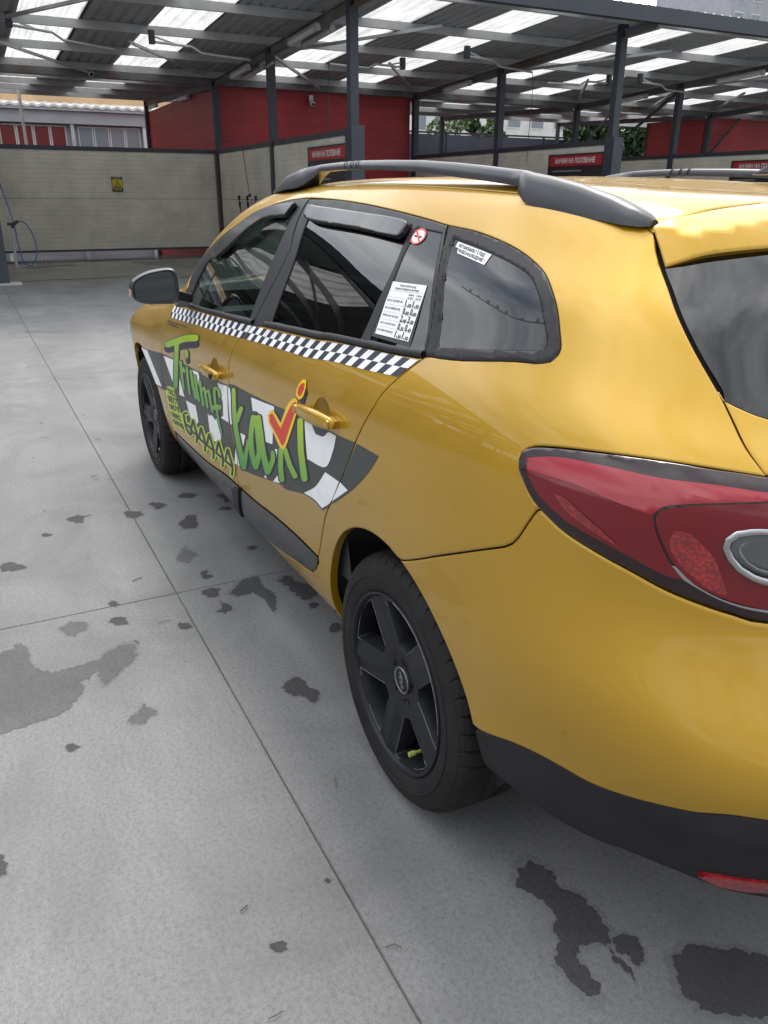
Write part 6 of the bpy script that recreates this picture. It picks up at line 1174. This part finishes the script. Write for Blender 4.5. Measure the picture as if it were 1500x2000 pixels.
def checker(top, bot, n, parent, flip):
    t = catmull(top, False, .004); b = catmull(bot, False, .004)
    def at(P, f):
        d = np.concatenate([[0], np.cumsum(np.linalg.norm(np.diff(P, axis=0), axis=1))]); return np.array([np.interp(f * d[-1], d, P[:, 0]), np.interp(f * d[-1], d, P[:, 1])])
    V = []; F = []; mi = []
    for i in range(n):
        for r in range(2):
            q = [at(t, i / n) * (1 - h) + at(b, i / n) * h for h in (r / 2, (r + 1) / 2)] + [at(t, (i + 1) / n) * (1 - h) + at(b, (i + 1) / n) * h for h in ((r + 1) / 2, r / 2)]
            k = len(V); V += q; F.append((k, k + 1, k + 2, k + 3)); mi.append((i + r + flip) % 2)
    V = np.array(V); S = SF(V[:, 0], V[:, 1]) + SF.normal(V[:, 0], V[:, 1]) * .0010
    me = mesh('checker_strip', S, F, False, None, mi); return link('checker_strip', me, [M['sticker_white'], M['sticker_ink']], parent)
checker(uvk('strip_top_f'), uvk('strip_bot_f'), 31, fdL, 0); checker(uvk('strip_top_r'), uvk('strip_bot_r'), 31, rdL, 0)
# papers behind the fixed window
sh = uvk('sheet'); sl = uvk('sleeve')
decal('plastic_sleeve', [sl], M['interior'], rdL, -.0022, grid=.03); decal('price_sheet', [sh], M['paper'], rdL, -.0014, grid=.03)
def q2(a, b): # bilinear point on the sheet, a across, b down
    return (1 - a) * (1 - b) * sh[0] + a * (1 - b) * sh[1] + a * b * sh[2] + (1 - a) * b * sh[3]
def qq(a0, b0, a1, b1): return [q2(a0, b0), q2(a1, b0), q2(a1, b1), q2(a0, b1)]
items = [('"ТРЕЙД ТАЙМ 88" ЕООД', qq(.26, .035, .74, .085)), ('ТАРИФИ ЗА ПРЕВОЗ НА ПЪТНИЦИ', qq(.15, .105, .84, .15)), ('ДНЕВНА', qq(.60, .20, .75, .235)), ('НОЩНА', qq(.82, .20, .96, .235)), ('6Ч 22Ч', qq(.60, .255, .75, .285)), ('22Ч 6Ч', qq(.82, .255, .96, .285))]
rows_ = [('ЦЕНА ЗА 1 КМ ПРОБЕГ (ЛВ):', '1.', '30', '1.', '50'), ('ЦЕНА ЗА ПОВИКВАНЕ (ЛВ):', '0.', '00', '0.', '00'), ('ПЪРВОНАЧАЛНА ТАКСА (ЛВ):', '2.', '00', '3.', '00'), ('ЦЕНА ЗА 1 МИН ПРЕСТОЙ (ЛВ):', '0.', '35', '0.', '45'), ('ЦЕНА ЗА 1 КМ ИЗВЪН НАСЕЛЕНО МЯСТО (ЛВ):', '1.', '30', '1.', '50')]
for i, (a, b, c, d, e) in enumerate(rows_):
    y = .31 + i * .138; items += [(a, qq(.04, y + .03, .50, y + .075)), (b, qq(.58, y, .66, y + .118)), (c, qq(.67, y + .06, .76, y + .125)), (d, qq(.79, y, .87, y + .118)), (e, qq(.88, y + .06, .97, y + .125))]
quad_text('price_print', items, M['ink'], rdL, -.0006)
for b in (.165, .295, .433, .571, .709, .847): decal('price_rule', [np.array([q2(.02, b), q2(.98, b), q2(.98, b + .004), q2(.02, b + .004)])], M['paperline'], rdL, -.0009, grid=0)
ns = uvk('nosmoke')[0]
def ring(c, r0, r1, n=24): a = np.linspace(0, 2 * math.pi, n, endpoint=False); return [np.stack([c[0] + r0 * np.cos(a), c[1] + r0 * np.sin(a)], 1), np.stack([c[0] + r1 * np.cos(a), c[1] + r1 * np.sin(a)], 1)]
ro, ri = ring(ns, .031, .025)
decal('no_smoking_sticker', [ro], M['paper'], rdL, -.0014, grid=.02)
panel('no_smoking_ring', [ro], M['sticker_red'], rdL, holes=[ri], off=-.0008, thick=0, edge=0, grid=0, smooth_in=False)
decal('no_smoking_bar', [np.array([ns + np.array(p) for p in ((-.019, .014), (-.014, .019), (.019, -.014), (.014, -.019))])], M['sticker_red'], rdL, -.0004, grid=0)
decal('cigarette', [np.array([ns + np.array(p) for p in ((-.018, .003), (.018, .003), (.018, -.003), (-.018, -.003))])], M['ink'], rdL, -.0007, grid=0)
qs = uvk('qstick')
decal('camera_sticker', [qs], M['paper'], bsL, -.0006, grid=.03)
tl, tr, br_, bl = qs[0], qs[1], qs[2], qs[3]
m1 = tl * .5 + bl * .5; m2 = tr * .5 + br_ * .5
quad_text('camera_print', [('АВТОМОБИЛЪТ Е ПОД', [tl * .96 + tr * .04 - np.array([0, .004]), tr * .86 + tl * .14 - np.array([0, .004]), m2 * .86 + m1 * .14 + np.array([0, .001]), m1 * .96 + m2 * .04 + np.array([0, .001])]),
                          ('ВИДЕОНАБЛЮДЕНИЕ !', [m1 * .95 + m2 * .05 - np.array([0, .001]), m2 * .93 + m1 * .07 - np.array([0, .001]), br_ * .94 + bl * .06 + np.array([0, .004]), bl * .96 + br_ * .04 + np.array([0, .004])])], M['ink'], bsL, .0002)
ck = catmull(uvk('crack'), False, .02)
ribbon('aerial_wire', uvk('crack'), .0035, -.0012, M['seam'], bsL)
mb = MB()
for i in range(2, len(ck) - 1, 2):
    p = SF(ck[i, 0], ck[i, 1])[0]; q = SF(ck[i, 0] + .004 * (-1) ** i, ck[i, 1] + random.uniform(.006, .016))[0]; mb.tube([p, q], .0007, 4)
mb.build('aerial_spikes', M['seam'], bsL)
